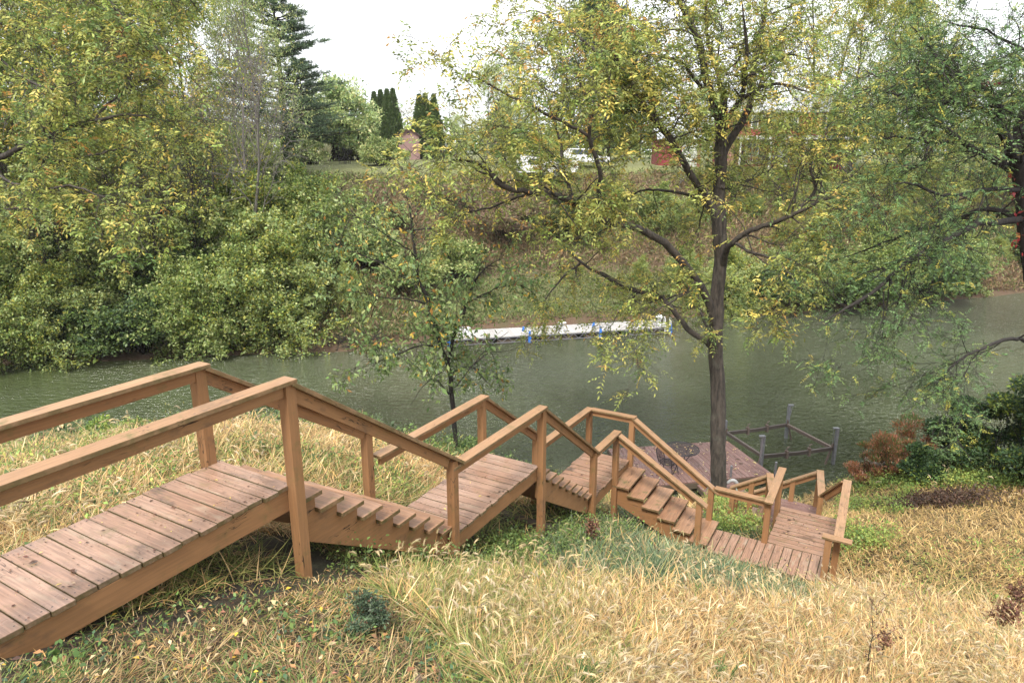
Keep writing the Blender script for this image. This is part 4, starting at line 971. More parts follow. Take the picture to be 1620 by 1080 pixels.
used = set()
def plant(kind, px, F, ytop, label, cat, group, wide=1.0, rz=None, name=None, sink=0.0):
    rr_, ff_, _ = ray(px, 300); x = rr_ / ff_ * F
    z0 = float(height(np.array([x]), np.array([F]))[0]) - sink; z1 = at(px, ytop, F)[2]
    pr = protos[kind]; s = (z1 - z0) / pr['h0']; rz = random.uniform(0, 6.28) if rz is None else rz
    if kind not in used:
        used.add(kind); o = pr; o.location = (x, F, z0); o.rotation_euler = (0, 0, rz); o.scale = (s * wide, s * wide, s)
    else: o = dup(pr, (x, F, z0), rz, (s * wide, s * wide, s))
    for k in ('h0',):
        if k in o and o is not pr: del o[k]
    tag(o, label, cat, group)
    return o
T = 'trees on the far bank'; S = 'shrubs on the far bank'
LST = [
 # left bank, tall trees
 ('yellow', -70, 41, -230, 'tall yellowing tree at the far left edge of the picture', 'tree', T, 1.0),
 ('yellow_b', 40, 37.5, -170, 'tall yellow tree overhanging the water at the left', 'tree', T, 1.0),
 ('yellow', 150, 43, -70, 'tall yellow green tree second from the left edge', 'tree', T, 1.0),
 ('green_b', 100, 47, -150, 'green tree showing behind the leftmost yellow trees', 'tree', T, 1.0),
 ('yellow_b', 240, 41, -70, 'yellow leaved tree between the left thicket and the bare grey tree', 'tree', T, 1.0),
 ('yellow', 300, 47, -30, 'yellow tree rising behind the bare grey tree', 'tree', T, .9),
 ('green', 210, 52, -60, 'green tree in the back row above the left thicket', 'tree', T, 1.0),
 ('pale', 425, 45, -90, 'tall slender pale green tree beside the dark pine', 'tree', T, .62),
 ('pale', 375, 50, -30, 'pale green tree behind the bare grey trunks', 'tree', T, .8),
 ('bare', 383, 37.5, 60, 'bare grey tree with forked trunks above the left shrubs', 'tree', T, .8),
 ('sparse', 320, 39, 120, 'thin half bare tree left of the bare grey tree', 'tree', T, .9),
 ('snag', 100, 34, 260, 'leaning dark thin tree low on the left bank', 'tree', T, 1.0),
 ('snag', 228, 35, 230, 'thin dark sparse tree in the middle of the left thicket', 'tree', T, .9),
 ('green', 430, 43, 235, 'rounded green tree under the pine on the left bank', 'tree', T, .9),
 ('green_b', 330, 42, 240, 'low green tree behind the shrubs below the bare tree', 'tree', T, 1.2),
 ('dark', 462, 50, 215, 'dark green low tree at the foot of the pine', 'tree', T, .8),
 ('pine', 458, 55, -45, 'dark pine with long level boughs against the white sky', 'pine tree', T, 1.25),
 ('pine', 488, 64, 88, 'smaller pine showing behind the tall pine', 'pine tree', T, 1.0),
 ('maple', 540, 68, 103, 'rounded pale maple on the far lawn', 'maple tree', T, 1.0),
 ('sparse', 645, 95, 165, 'pale thin tree seen between the two arborvitae rows', 'tree', T, 1.3),
 ('pale', 722, 90, 188, 'pale bush like tree right of the arborvitae', 'tree', T, 1.5),
 # right of the gap
 ('pale', 770, 62, 118, 'pale green tree left of the dark trees behind the big walnut', 'tree', T, .9),
 ('dark', 800, 66, 160, 'dark green round tree above the white camper', 'tree', T, 1.2),
 ('pale', 822, 70, 85, 'tall pale tree behind the left part of the walnut crown', 'tree', T, .7),
 ('dark', 935, 72, -10, 'tall dark tree behind the walnut limbs', 'tree', T, .9),
 ('dark', 960, 76, 60, 'dark evergreen looking tree right of the tall dark tree', 'tree', T, 1.0),
 ('green', 1010, 85, 120, 'green tree behind the red barn wall', 'tree', T, 1.1),
 ('pale', 1090, 92, 150, 'pale tree in the gap behind the walnut fork', 'tree', T, 1.3),
 ('pale', 1200, 95, 165, 'faint pale tree behind the metal roof', 'tree', T, 1.3),
 ('green_b', 1290, 70, -90, 'tall green tree at the right end of the red house', 'tree', T, .8),
 ('yellow', 1345, 60, -60, 'yellow green tree between the walnut and the dark locust', 'tree', T, .8),
 ('green', 1400, 66, 0, 'green tree behind the locust branches', 'tree', T, .9),
 ('yellow_b', 1450, 58, 90, 'yellow tree in the middle of the right bank', 'tree', T, 1.0),
 ('green_b', 1520, 64, 130, 'green tree under the open sky at the right', 'tree', T, 1.1),
 ('green', 1590, 60, 150, 'green tree behind the locust trunk', 'tree', T, 1.1),
 ('yellow_b', 1680, 62, 90, 'yellowing tree at the far right edge', 'tree', T, 1.0),
 ('yellow', 1250, 50, 330, 'low yellow tree below the red house', 'tree', T, 1.3),
 ('green_b', 1330, 51, 290, 'low green tree on the right bank slope', 'tree', T, 1.3),
 ('yellow_b', 1400, 52, 270, 'low yellowing tree on the right bank slope', 'tree', T, 1.3),
 ('green', 1480, 54, 260, 'rounded green tree on the right bank slope', 'tree', T, 1.3),
 ('yellow_b', 1550, 56, 290, 'low yellow green tree left of the locust trunk', 'tree', T, 1.3),
 ('green', 1640, 57, 250, 'green tree low on the bank at the right edge', 'tree', T, 1.3),
 # shrubs: water edge, left
 ('yellow', -20, 34, 120, 'lower yellow tree standing at the water at the left edge', 'tree', T, 1.1),
 ('green_b', 90, 35, 170, 'lower green tree in front of the tall leftmost trees', 'tree', T, 1.2),
 ('yellow_b', 190, 36, 190, 'lower yellow tree before the middle of the left thicket', 'tree', T, 1.1),
 ('green_b', 300, 39, 190, 'lower green tree just left of the bare grey trunks', 'tree', T, 1.0),
 ('snag', 285, 36, 180, 'dark forked thin tree just left of the bare grey trunks', 'tree', T, .9),
 ('green', 20, 39, 60, 'tall green tree close behind the left waterside tree', 'tree', T, .9),
 ('yellow_b', 1160, 55, 170, 'thin yellow tree standing before the middle of the red house', 'tree', T, 1.1),
 ('green_b', 1240, 56, 185, 'green tree standing before the right half of the red house', 'tree', T, 1.1),
 ('pale', 1075, 57, 215, 'pale low tree before the red garage', 'tree', T, 1.0),
 ('yellow_b', 890, 52, 225, 'yellow low tree before the parked car', 'tree', T, 1.0),
 ('thicket', -40, 31.0, 420, 'big green shrub over the water at the left edge', 'shrub', S, 1.0),
 ('thicket_b', 45, 31.6, 440, 'yellow green shrub over the water near the left edge', 'shrub', S, 1.0),
 ('dark_shrub', 120, 32.0, 465, 'dark green shrub between two lighter shrubs at the waterline', 'shrub', S, 1.1),
 ('dark_shrub', 190, 32.4, 450, 'dark blue green shrub low over the water on the left', 'shrub', S, 1.1),
 ('thicket', 265, 33.0, 430, 'green shrub trailing into the water left of the largest one', 'shrub', S, 1.0),
 ('thicket', 345, 33.6, 400, 'bright green shrub at the waterline beneath the bare grey tree', 'shrub', S, 1.0),
 ('thicket_b', 420, 34.2, 395, 'largest yellow green shrub at the waterline above the first walkway rail', 'shrub', S, 1.1),
 ('thicket', 470, 35.4, 440, 'green shrub ending the left thicket beside the mud bank', 'shrub', S, .7),
 # second and third row, left
 ('thicket_b', 0, 35.5, 330, 'green shrub high on the bank at the left edge', 'shrub', S, 1.2),
 ('dark_shrub', 90, 36, 350, 'dark shrub in the second row on the left', 'shrub', S, 1.3),
 ('thicket', 180, 36.5, 350, 'green shrub in the second row below the thin trees', 'shrub', S, 1.2),
 ('dark_shrub', 260, 37, 350, 'dark green shrub behind the trunks in the middle of the thicket', 'shrub', S, 1.2),
 ('thicket', 330, 37.5, 320, 'green shrub below the low green tree', 'shrub', S, 1.1),
 ('thicket_b', 410, 38, 300, 'yellowish shrub right of the bare grey trunks', 'shrub', S, 1.1),
 ('thicket', 470, 39.5, 290, 'green shrub at the right side of the left thicket', 'shrub', S, 1.0),
 ('dark_shrub', 420, 43, 240, 'dark shrub high below the slender pale tree', 'shrub', S, 1.2),
 ('dark_shrub', 485, 44, 275, 'dark green shrub on the slope below the lawn', 'shrub', S, 1.0),
 ('dark_shrub', 330, 45, 240, 'dark shrub far up behind the bare tree', 'shrub', S, 1.4),
 ('dark_shrub', 200, 44, 240, 'dark shrub high in the left thicket', 'shrub', S, 1.6),
 ('dark_shrub', 60, 43, 230, 'dark shrub high behind the leftmost trees', 'shrub', S, 1.6),
 ('thicket_b', 120, 39.5, 290, 'yellowish shrub high on the left bank', 'shrub', S, 1.3),
 ('dark_shrub', 240, 41, 270, 'shaded shrub behind the sparse tree', 'shrub', S, 1.4),
 # middle slope
 ('pale_shrub', 560, 41, 330, 'pale bush on the slope left of the small near tree', 'shrub', S, 1.2),
 ('pale_shrub', 605, 45, 310, 'pale bush in the upper middle of the slope', 'shrub', S, 1.2),
 ('thicket_b', 545, 36.5, 430, 'olive shrub beside the mud bank left of the far dock', 'shrub', S, .8),
 ('pale_shrub', 640, 40, 390, 'grey green bush on the slope behind the young tree', 'shrub', S, 1.4),
 ('pale_shrub', 700, 43, 360, 'pale bush on the slope right of the young tree', 'shrub', S, 1.2),
 ('brown_shrub', 740, 51, 285, 'brown dried bush below the camper', 'shrub', S, 1.5),
 ('brown_shrub', 800, 49, 310, 'mauve brown dried bush on the slope', 'shrub', S, 1.6),
 ('brown_shrub', 860, 52, 290, 'brown dried bush under the camper', 'shrub', S, 1.5),
 ('brown_shrub', 690, 50, 290, 'dark brown dried bush near the lawn edge', 'shrub', S, 1.5),
 ('thicket_b', 560, 47, 300, 'olive bush just below the lawn', 'shrub', S, .8),
 ('pale_shrub', 565, 68, 210, 'pale round bush on the lawn edge', 'shrub', S, 1.0),
 ('pale_shrub', 612, 58, 204, 'pale bush left of the mauve shed', 'shrub', S, 1.0),
 ('pale_shrub', 500, 60, 215, 'bush at the left end of the lawn', 'shrub', S, 1.0),
 ('dark_shrub', 905, 50, 300, 'dark shrub on the slope below the walnut limbs', 'shrub', S, 1.2),
 ('thicket', 960, 53, 290, 'green shrub on the slope below the red barn', 'shrub', S, 1.2),
 ('thicket', 1040, 52, 300, 'green shrub left of the walnut trunk on the slope', 'shrub', S, 1.2),
 ('thicket_b', 1110, 53, 310, 'yellowish shrub right behind the walnut trunk', 'shrub', S, 1.2),
 ('thicket', 1190, 54, 310, 'green shrub below the porch of the red house', 'shrub', S, 1.2),
 ('thicket_b', 1020, 45, 410, 'low yellow shrub above the far dock ladder', 'shrub', S, .8),
 ('thicket', 1090, 45, 400, 'low green shrub above the waterline behind the trunk', 'shrub', S, .9),
 # water edge, right
 ('thicket_b', 1170, 41.6, 400, 'yellow green shrub at the waterline right of the trunk', 'shrub', S, 1.0),
 ('dark_shrub', 1235, 42.2, 400, 'dark blue green shrub at the waterline on the right', 'shrub', S, 1.2),
 ('thicket', 1290, 43.0, 385, 'green shrub at the waterline on the right', 'shrub', S, 1.0),
 ('dark_shrub', 1345, 43.9, 385, 'dark green shrub over the reddish shore', 'shrub', S, 1.3),
 ('thicket', 1410, 44.9, 370, 'green shrub near the reddish shore', 'shrub', S, 1.0),
 ('dark_shrub', 1470, 45.9, 370, 'dark shrub above the bend of the shore', 'shrub', S, 1.3),
 ('thicket', 1530, 47.9, 365, 'green shrub before the open water at the right', 'shrub', S, 1.0),
 ('thicket_b', 1600, 52, 380, 'yellow green shrub behind the locust trunk', 'shrub', S, 1.0),
 ('dark_shrub', 1680, 52, 350, 'dark shrub past the right edge', 'shrub', S, 1.3),
]
for a_ in LST: plant(*a_[:7], wide=a_[7])
for k, (px, top) in enumerate([(599, 146), (609, 143), (619, 142), (628, 141)]):
    plant('arbor', px, 76 + k % 2, top, 'dark columnar arborvitae in the left row of four on the far lawn, number-less neighbour' if False else 'dark columnar arborvitae in the left row beside the maple', 'arborvitae', 'left row of arborvitae', 1.05)
for k, (px, top) in enumerate([(668, 150), (677, 149), (690, 150)]):
    plant('arbor', px, 72 + k % 2, top, 'dark columnar arborvitae in the right row behind the mauve shed', 'arborvitae', 'right row of arborvitae', 1.15)
# distant woods beyond the lawn: one mass
r = np.random.default_rng(77); A = Acc()
for k in range(150):
    x = -150 + 300 * k / 149 + r.uniform(-2, 2); y = 150 + r.uniform(-8, 12); hh = r.uniform(5, 9); m = 260
    U = unit_rand(m, r); P = np.array((x, y, 9 + hh * .45)) + U * np.array((hh * .5, hh * .5, hh * .5)) * (r.random((m, 1)) ** .2)
    A.add(*leafquads(P, unit_rand(m, r), .9, .7, pick(PP + PG[:2], [3, 2, 3, 1, 3, 3], m, r), flat=.4, r=r))
o = A.build('distant_woods', M['leaf']); tag(o, 'pale strip of distant woods behind the far lawn', 'woods', kind='stuff')

# far bank brush: weeds, dry stems and low growth covering the slope
r = np.random.default_rng(78); n = 150000
x = r.uniform(-34, 50, n); t = r.random(n) ** 1.15 * 18.6; y = np.interp(x, SHX, SHF) + .25 + t; z = height(x, y)
dn = vn(x, y, 2.6, 21); dn2 = vn(x, y, 7, 22); shelf = (t < 6.5) & (x > -5) & (x < 14)
pals = [np.array(p) for p in ((.10, .14, .045), (.15, .19, .06), (.25, .18, .09), (.32, .25, .13), (.18, .12, .08), (.28, .18, .10))]
red = dn2 + .25 * dn > .62
ch = np.where(red, r.choice([2, 3, 4, 5, 1], n), np.where(dn > .5, r.choice([0, 1, 1, 3], n), r.choice([0, 1, 2, 3], n))); C_ = np.array(pals)[ch]
C_[shelf] = np.array([(.16, .19, .06), (.22, .23, .08), (.11, .16, .05)])[r.integers(0, 3, shelf.sum())]
C_ = C_ * np.exp(r.normal(0, .2, (n, 1)))
hgt = np.where(shelf, .16, (.35 + .55 * dn) * np.clip((21 - t) / 6, .3, 1)); lift = r.random(n) * hgt * .7
keep = ~(shelf & (r.random(n) < .2))
Ax = nrm(unit_rand(n, r) * .8 + np.array((0, 0, .7)))
V_, F_, C2 = leafquads((np.c_[x, y, z + lift])[keep], Ax[keep], (np.where(shelf, .16, .28) * np.exp(r.normal(0, .3, n)))[keep], np.where(shelf, .07, .085)[keep], C_[keep], flat=.3, r=r)
A = Acc(); A.add(V_, F_, C2); o = A.build('bank_undergrowth', M['leaf']); tag(o, 'brown and olive undergrowth covering the far bank', 'undergrowth', kind='stuff')
# roots and brush pile at the mud bank left of the dock
pb = atD(545, 548, 9.3); lines = []
for k in range(70):
    p = pb + np.array((r.uniform(-1.6, 1.9), r.uniform(0, .8), r.uniform(-.25, .55))); d = nrm(np.array((r.normal(0, 1), r.normal(0, .4), r.normal(-.1, .5)))) * r.uniform(.5, 1.3)
    lines.append((smooth_line([p, p + d * .5 + r.normal(0, .08, 3), p + d], 3, .02, r), np.linspace(.022, .006, 7)))
o = tubes(lines, 'brush_pile', M['bark_dark'], None, pb); o.location = pb; tag(o, 'tangled pile of dead brush at the waterline left of the far dock', 'brush pile')
# pampas grass
gp = at(515, 240, 63); gp[2] = height(gp[0:1], gp[1:2])[0]; n = 900; a = r.uniform(0, 6.28, n); s = r.random(n)
P = gp + np.c_[np.cos(a) * s * .25, np.sin(a) * s * .25, r.random(n) * .9]; ax = nrm(np.c_[np.cos(a) * s * .5, np.sin(a) * s * .5, np.ones(n)] + r.normal(0, .1, (n, 3)))
A = Acc(); A.add(*leafquads(P, ax, .8, .06, pick([(.42, .40, .28), (.3, .33, .16)], [3, 1], n, r), flat=0, r=r)); o = A.build('pampas_grass', M['leaf'], o=gp); o.location = gp
tag(o, 'pale plume of ornamental grass at the left of the far lawn', 'ornamental grass')
# ---------------------------------------------------------------- buildings on the far plateau
def gz(x, y): return float(height(np.array([x]), np.array([y]))[0])
def B(origin, rz=0.0):
    mb = MB(); return mb
X1, Y1, Z1 = (1, 0, 0), (0, 1, 0), (0, 0, 1)
def bx(mb, x0, x1, y0, y1, z0, z1): mb.box(((x0 + x1) / 2, (y0 + y1) / 2, (z0 + z1) / 2), (X1, Y1, Z1), (x1 - x0, y1 - y0, z1 - z0))
# mauve shed
p = at(648, 250, 70); sh = empty('garden_shed', (p[0], p[1], gz(p[0], p[1])), R(8), 'mauve brown gabled shed on the far lawn beside the right arborvitae', 'shed')
mb = MB(); w, dp, h1 = 1.02, 3.4, 2.3
mb.prism([(-w, -.3), (w, -.3), (w, h1), (0, h1 + .62), (-w, h1)], (0, dp / 2, 0), np.array(X1), ZX, np.array((0, 1.0, 0)), dp); mb.build('wall', M['shedwall'], sh)
for s in (-1, 1):
    mb = MB(); a = np.array((s * (w + .22), 0, h1 - .13)); b = np.array((0, 0, h1 + .66))
    for yy in (dp / 2,):
        d = nrm(b - a); mb.box((a + b) / 2 + (0, yy, .03), (d, Y1, np.cross(d, Y1)), (np.linalg.norm(b - a) + .02, dp + .5, .06))
    mb.build('roof', M['shedroof'], sh)
mb = MB(); mb.tube([(0, -.03, h1 + .22), (0, .0, h1 + .22)], .17, 14); mb.build('vent', M['shedroof'], sh)
mb = MB(); 
for s in (-.86, .86): bx(mb, s - .05, s + .05, -.03, .0, 0, h1)
mb.build('corner_trim', M['shedwall'], sh)
# red house
hx, hy = at(1150, 285, 64)[0], 64.0; hz = gz(hx, hy)
ho = empty('red_house', (hx, hy, hz), R(-4), 'red two storey house with pale metal roof seen through the walnut branches', 'house')
mb = MB(); bx(mb, 0, 10.0, 0, 7, -.3, 4.6); mb.build('wall', M['red'], ho)
mb = MB(); bx(mb, -.35, .45, -.35, .4, -.3, 2.6); mb.build('brick_pier', M['brick'], ho)
mb = MB(); bx(mb, 0.5, 9.9, -1.6, -.01, 2.35, 2.5); bx(mb, .5, 9.9, -1.64, -1.605, 2.25, 2.55); mb.build('porch_roof', M['white'], ho)
for x in (.6, 3.2, 6.2, 9.6):
    mb = MB(); bx(mb, x - .07, x + .07, -1.55, -1.41, -.3, 2.35); mb.build('porch_post', M['white'], ho)
mb = MB(); bx(mb, .7, 9.5, -1.5, -1.45, .8, .86); bx(mb, .7, 9.5, -1.5, -1.45, .2, .25)
for x in np.arange(.9, 9.4, .2): bx(mb, x, x + .04, -1.495, -1.455, .25, .8)
mb.build('porch_railing', M['galv'], ho)
for x, z in ((2.3, 3.3), (5.2, 3.3), (8.2, 3.3), (2.0, .9), (7.6, .9)):
    mb = MB(); bx(mb, x - .6, x + .6, -.05, -.004, z - .1, z + 1.05); fr = mb.build('window_frame', M['white'], ho)
    mb = MB(); bx(mb, x - .5, x - .03, -.07, -.052, z, z + .95); bx(mb, x + .03, x + .5, -.07, -.052, z, z + .95); mb.build('pane', M['glass'], fr)
mb = MB(); bx(mb, 4.2, 5.2, -.05, -.004, -.1, 2.05); mb.build('door', M['white'], ho)
for s, y0, y1 in ((1, -.5, 3.5), (-1, 3.5, 7.5)):
    mb = MB(); a = np.array((5.0, y0 if s > 0 else y1, 4.5)); b = np.array((5.0, 3.5, 6.2)); d = nrm(b - a); L_ = np.linalg.norm(b - a)
    mb.box((a + b) / 2 + (0, 0, .05), (d, X1, np.cross(d, X1)), (L_, 11, .08))
    for xx in np.arange(-.3, 10.5, .5): mb.box(np.array((xx, (a[1] + b[1]) / 2, (a[2] + b[2]) / 2)) + ZX * .11, (d, X1, np.cross(d, X1)), (L_, .04, .05))
    mb.build('roof', M['roofmetal'], ho)
for xx in (.005, 9.995):
    mb = MB(); mb.prism([(0, 4.6), (7, 4.6), (3.5, 6.15)], (xx, 0, 0), np.array((0, 1.0, 0)), ZX, np.array((1.0, 0, 0)), .05); mb.build('gable', M['red'], ho)
# red garage wing
gx2 = at(1040, 285, 62)[0]; ga = empty('red_garage', (gx2, 62, gz(gx2, 62)), R(-4), 'low red garage with a white door left of the walnut trunk', 'garage')
mb = MB(); bx(mb, 0, 3.6, 0, 5, -.3, 2.2); mb.build('wall', M['red'], ga)
mb = MB(); bx(mb, 2.0, 3.3, -.05, -.005, -.1, 1.9); 
mb.build('garage_door', M['white'], ga)
mb = MB()
for z in (.35, .8, 1.25): bx(mb, 2.05, 3.25, -.07, -.052, z, z + .03)
mb.build('door_rib', M['galv'], ga)
for s in (-1, 1):
    mb = MB(); a = np.array((1.8, 2.5 + s * 2.9, 2.15)); b = np.array((1.8, 2.5, 3.1)); d = nrm(b - a); mb.box((a + b) / 2 + (0, 0, .05), (d, X1, np.cross(d, X1)), (np.linalg.norm(b - a), 4.1, .07)); mb.build('roof', M['roofmetal'], ga)
for xx in (.005, 3.595):
    mb = MB(); mb.prism([(0, 2.2), (5, 2.2), (2.5, 3.0)], (xx, 0, 0), np.array((0, 1.0, 0)), ZX, np.array((1.0, 0, 0)), .05); mb.build('gable', M['red'], ga)
# white camper and white car on the plateau edge
def vehicle(px, F, prof, wd, label, name, cat, wheels, wins):
    p = at(px, 262, F); v = empty(name, (p[0], p[1], gz(p[0], p[1]) + .02), R(6), label, cat)
    mb = MB(); mb.prism(prof, (0, 0, 0), np.array(X1), ZX, np.array((0, 1.0, 0)), wd); mb.build('body', M['white'], v, bevel=.06)
    for x in wheels:
        for s in (-1, 1):
            mb = MB(); mb.tube([(x, s * (wd / 2 - .12), .33), (x, s * (wd / 2 + .03), .33)], .33, 18); wh = mb.build('wheel', M['iron'], v)
            mb = MB(); mb.tube([(x, s * (wd / 2 + .03), .33), (x, s * (wd / 2 + .045), .33)], .18, 14); mb.build('rim', M['galv'], wh)
    for (x0, x1, z0, z1) in wins:
        mb = MB(); bx(mb, x0, x1, -wd / 2 - .02, -wd / 2 - .002, z0, z1); mb.build('window', M['glass'], v)
vehicle(866, 57, [(-2.4, .4), (2.3, .4), (2.4, 1.2), (2.2, 1.75), (-1.9, 1.85), (-2.4, 1.5)], 2.1, 'white camper trailer parked at the top of the far bank', 'camper_trailer', 'camper', (-.3, .55), [(-1.6, -.7, 1.05, 1.5), (.9, 1.7, 1.05, 1.5)])
vehicle(922, 60, [(-2.1, .32), (2.1, .32), (2.15, .75), (1.2, .92), (.6, 1.42), (-1.2, 1.45), (-1.9, .98), (-2.15, .9)], 1.75, 'white car parked right of the camper behind walnut leaves', 'parked_car', 'car', (-1.3, 1.3), [(-1.1, -.2, .95, 1.36), (-.1, .6, .95, 1.34)])
# wire cages round young plants
for px, F, lb in ((541, 60, 'left wire plant cage on the far lawn'), (549, 60, 'right wire plant cage on the far lawn'), (811, 56, 'grey wire plant cage left of the camper')):
    x = at(px, 250, F)[0]; mb = MB(); z = gz(x, F)
    for a in np.linspace(0, 2 * math.pi, 9)[:-1]: mb.tube([(.28 * math.cos(a), .28 * math.sin(a), 0), (.28 * math.cos(a), .28 * math.sin(a), 1.5)], .014, 4)
    for zz in (.1, .5, .9, 1.3): ring(mb, np.array((0, 0, zz)), .28, .01, 12, 4)
    o = mb.build('wire_cage', M['iron']); o.location = (x, F, z); tag(o, lb, 'plant cage')

# ---------------------------------------------------------------- near bank: grasses, weeds, litter
r = np.random.default_rng(101)
def gh(x, y): return height(x, y)
def uv(x, y): return x * SA + y * CA, x * CA - y * SA
def pix(x, y, z):
    d = WATER - z; f = y * CT + d * ST; return 810 + FPX * x / f, 540 + FPX * (d * CT - y * ST) / f
def scatter(n, f0, f1, xlo=-.92, xhi=.92, pw=1.0):
    F = f0 * (f1 / f0) ** (r.random(n) ** pw); x = r.uniform(xlo, xhi, n) * F * 1.0
    return x, F
DECKS = [(1.0, 3.5, va, vb, 2.6), (3.5, 5.74, va, vb, 3.4), (5.73, 7.86, va, vb, 4.25), (7.86, 9.77, va, vb, 5.0), (9.77, 11.64, va, vb, 5.7), (10.78, 11.64, -4.1, -2.3, 6.2), (10.78, 11.64, -2.38, -.40, 6.68), (11.62, 13.14, -1.48, -.42, 6.68), (13.1, 14.7, -1.8, -.9, 7.28), (13.8, 16.2, -4.9, -3.9, 9.02), (13.8, 14.66, -4, -1.8, 8.2)]
def clearance(x, y, z):
    """height allowed for a plant at a point (decks above limit it)"""
    u, v = uv(x, y); lim = np.full(x.shape, 9.0)
    for (u0, u1, v0, v1, D) in DECKS:
        k = (u > u0 - .05) & (u < u1 + .05) & (v > v0 - .04) & (v < v1 + .04); lim = np.where(k, np.minimum(lim, (WATER - D) - .22 - z), lim)
    return lim
def blades(x, y, L, lean0, lean1, az, wd, col, lift=0.0):
    z = gh(x, y); lim = clearance(x, y, z); L = np.minimum(L, lim * 1.1); k = (L > .03) & (z > -.02)
    x, y, z, L, lean0, lean1, az, wd, col = [q[k] for q in (x, y, z, L, lean0, lean1, az, wd, col)]
    n = len(x); P = np.c_[x, y, z - .01 + (lift[k] if not np.isscalar(lift) else lift)]; side = np.c_[-np.sin(az), np.cos(az), np.zeros(n)]
    rows = []; 
    for s, ws in ((0, .8), (.36, 1), (.7, .75), (1, .12)):
        if s > 0:
            th = lean0 + (lean1 - lean0) * (s - .17); st = L * {.36: .36, .7: .34, 1: .30}[s]
            P = P + np.c_[np.sin(th) * np.cos(az), np.sin(th) * np.sin(az), np.cos(th)] * st[:, None]
        rows += [P + side * (wd * ws / 2)[:, None], P - side * (wd * ws / 2)[:, None]]
    V = np.stack(rows, 1); b = np.arange(n)[:, None] * 8
    F = np.concatenate([b + np.array([[0, 1, 3, 2]]), b + np.array([[2, 3, 5, 4]]), b + np.array([[4, 5, 7, 6]])])
    return V.reshape(-1, 3), F, np.repeat(col, 8, 0)
DRY = np.array([(.60, .41, .19), (.50, .33, .15), (.70, .53, .30), (.38, .23, .10), (.58, .36, .13), (.17, .10, .055), (.42, .35, .16)])
OLIVE = np.array([(.44, .29, .11), (.52, .35, .145), (.36, .23, .09), (.34, .26, .085), (.19, .12, .055), (.60, .43, .21), (.15, .16, .05)])
GRN = np.array([(.09, .14, .035), (.14, .19, .045), (.20, .24, .06), (.30, .29, .09)])
BLU = np.array([(.075, .12, .05), (.115, .165, .08), (.05, .085, .035), (.19, .23, .13), (.30, .28, .14)])
def zones(x, y):
    z = gh(x, y); px, py = pix(x, y, z); u, v = uv(x, y); nz = vn(x, y, .8, 31); nz2 = vn(x, y, .25, 32)
    left = v < va - .02
    mown = (v > vb) & (px < 560 + 260 * (py - 900) / 180 + 160 * (nz - .5)) & (y < 5.6)
    blue = (((px - 1010) / 185) ** 2 + ((py - 872) / 58) ** 2 + (nz - .5) * .9 < 1) | ((px > 1060) & (px < 1290) & (py > 885 + (px - 1060) * .14) & (py < 945 + (px - 1060) * .12))
    field = (px > 1270) & (py < 905 + (px - 1300) * .25 + 40 * (nz - .5)) & (y > 7)
    weedy = ((px > 1110) & (px < 1420) & (py < 880) & (v < .9)) 
    return px, py, u, v, nz, nz2, left, mown, blue, field, weedy
def pal_pick(P, n, w=None): 
    return P[r.choice(len(P), n, p=None if w is None else np.array(w) / sum(w))] * np.exp(r.normal(-.02, .25, (n, 1)))
# 1. matted and standing dry grass, everywhere on the bank
n = 430000; x, y = scatter(n, 2.0, 19.5); px, py, u, v, nz, nz2, left, mown, blue, field, weedy = zones(x, y)
patch = vn(x, y, 1.7, 40)
col = pal_pick(DRY, n, [22, 22, 14, 13, 12, 12, 7])
k = field; col[k] = pal_pick(OLIVE, k.sum(), [26, 22, 16, 12, 8, 12, 6])
k = left & (r.random(n) < .10 + .35 * (patch > .6)); col[k] = pal_pick(GRN, k.sum())
k = left & (y > 12.5) & (r.random(n) < .6); col[k] = pal_pick(GRN * .8, k.sum())
k = (~left) & (~mown) & (~field) & (r.random(n) < np.clip((1050 - px) / 500, 0, .5) + .10 + np.clip((930 - py) / 160, 0, .25) * (nz > .4)); col[k] = pal_pick(GRN, k.sum(), [1, 2, 4, 5])
k = mown; col[k] *= np.where(nz2[k] > .5, .85, .6)[:, None]; k = mown & (r.random(n) < .30); col[k] = pal_pick(GRN, k.sum(), [4, 4, 2, 1])
k = mown & (py > 1010) & (patch > .35) & (r.random(n) < .6); col[k] = pal_pick(GRN, k.sum(), [3, 3, 2, 1])
k = field & (patch > .7) & (r.random(n) < .3); col[k] = pal_pick(GRN, k.sum())
k = blue & (r.random(n) < .85); col[k] = pal_pick(BLU, k.sum())
L_ = np.where(mown, .10, np.where(field, .13, np.where(left, .28, .25))) * np.exp(r.normal(0, .3, n)); edge = np.clip((v - vb) / .9, 0, 1); L_ = np.where((v > vb) & (y < 10.8), L_ * (.35 + .65 * edge), L_); L_ = np.where(blue, .22 * np.exp(r.normal(0, .25, n)), L_)
stand = r.random(n) < np.where(mown, .12, np.where(blue, .8, np.where(field, .25, np.where(nz2 > .5, .62, .28))))
lean0 = np.where(stand, r.uniform(.15, .95, n), r.uniform(.9, 1.4, n)); lean1 = lean0 + np.where(stand, r.uniform(.5, 2.6, n), r.uniform(-.3, .6, n))
az = vn(x, y, .4, 33) * 11 + r.normal(0, 1.2, n) + np.where(r.random(n) < .3, r.uniform(0, 6.28, n), 0)
wd = (.0022 + .0008 * y) * r.uniform(.6, 1.5, n); wd = np.where(blue, wd * 1.1, wd)
lift = np.where(stand, 0, r.uniform(0, .10, n)) * np.where(mown, .35, 1)
under = (v > va - .1) & (v < vb + .3) & (u < 11.6); keep = ~(mown & (r.random(n) < .15 + .5 * (patch < .35))) & ~(under & (r.random(n) < .75)) & ~((x > 2.6) & (x < 5.3) & (u < 10.75) & (u > 10.3) & (r.random(n) < .5))
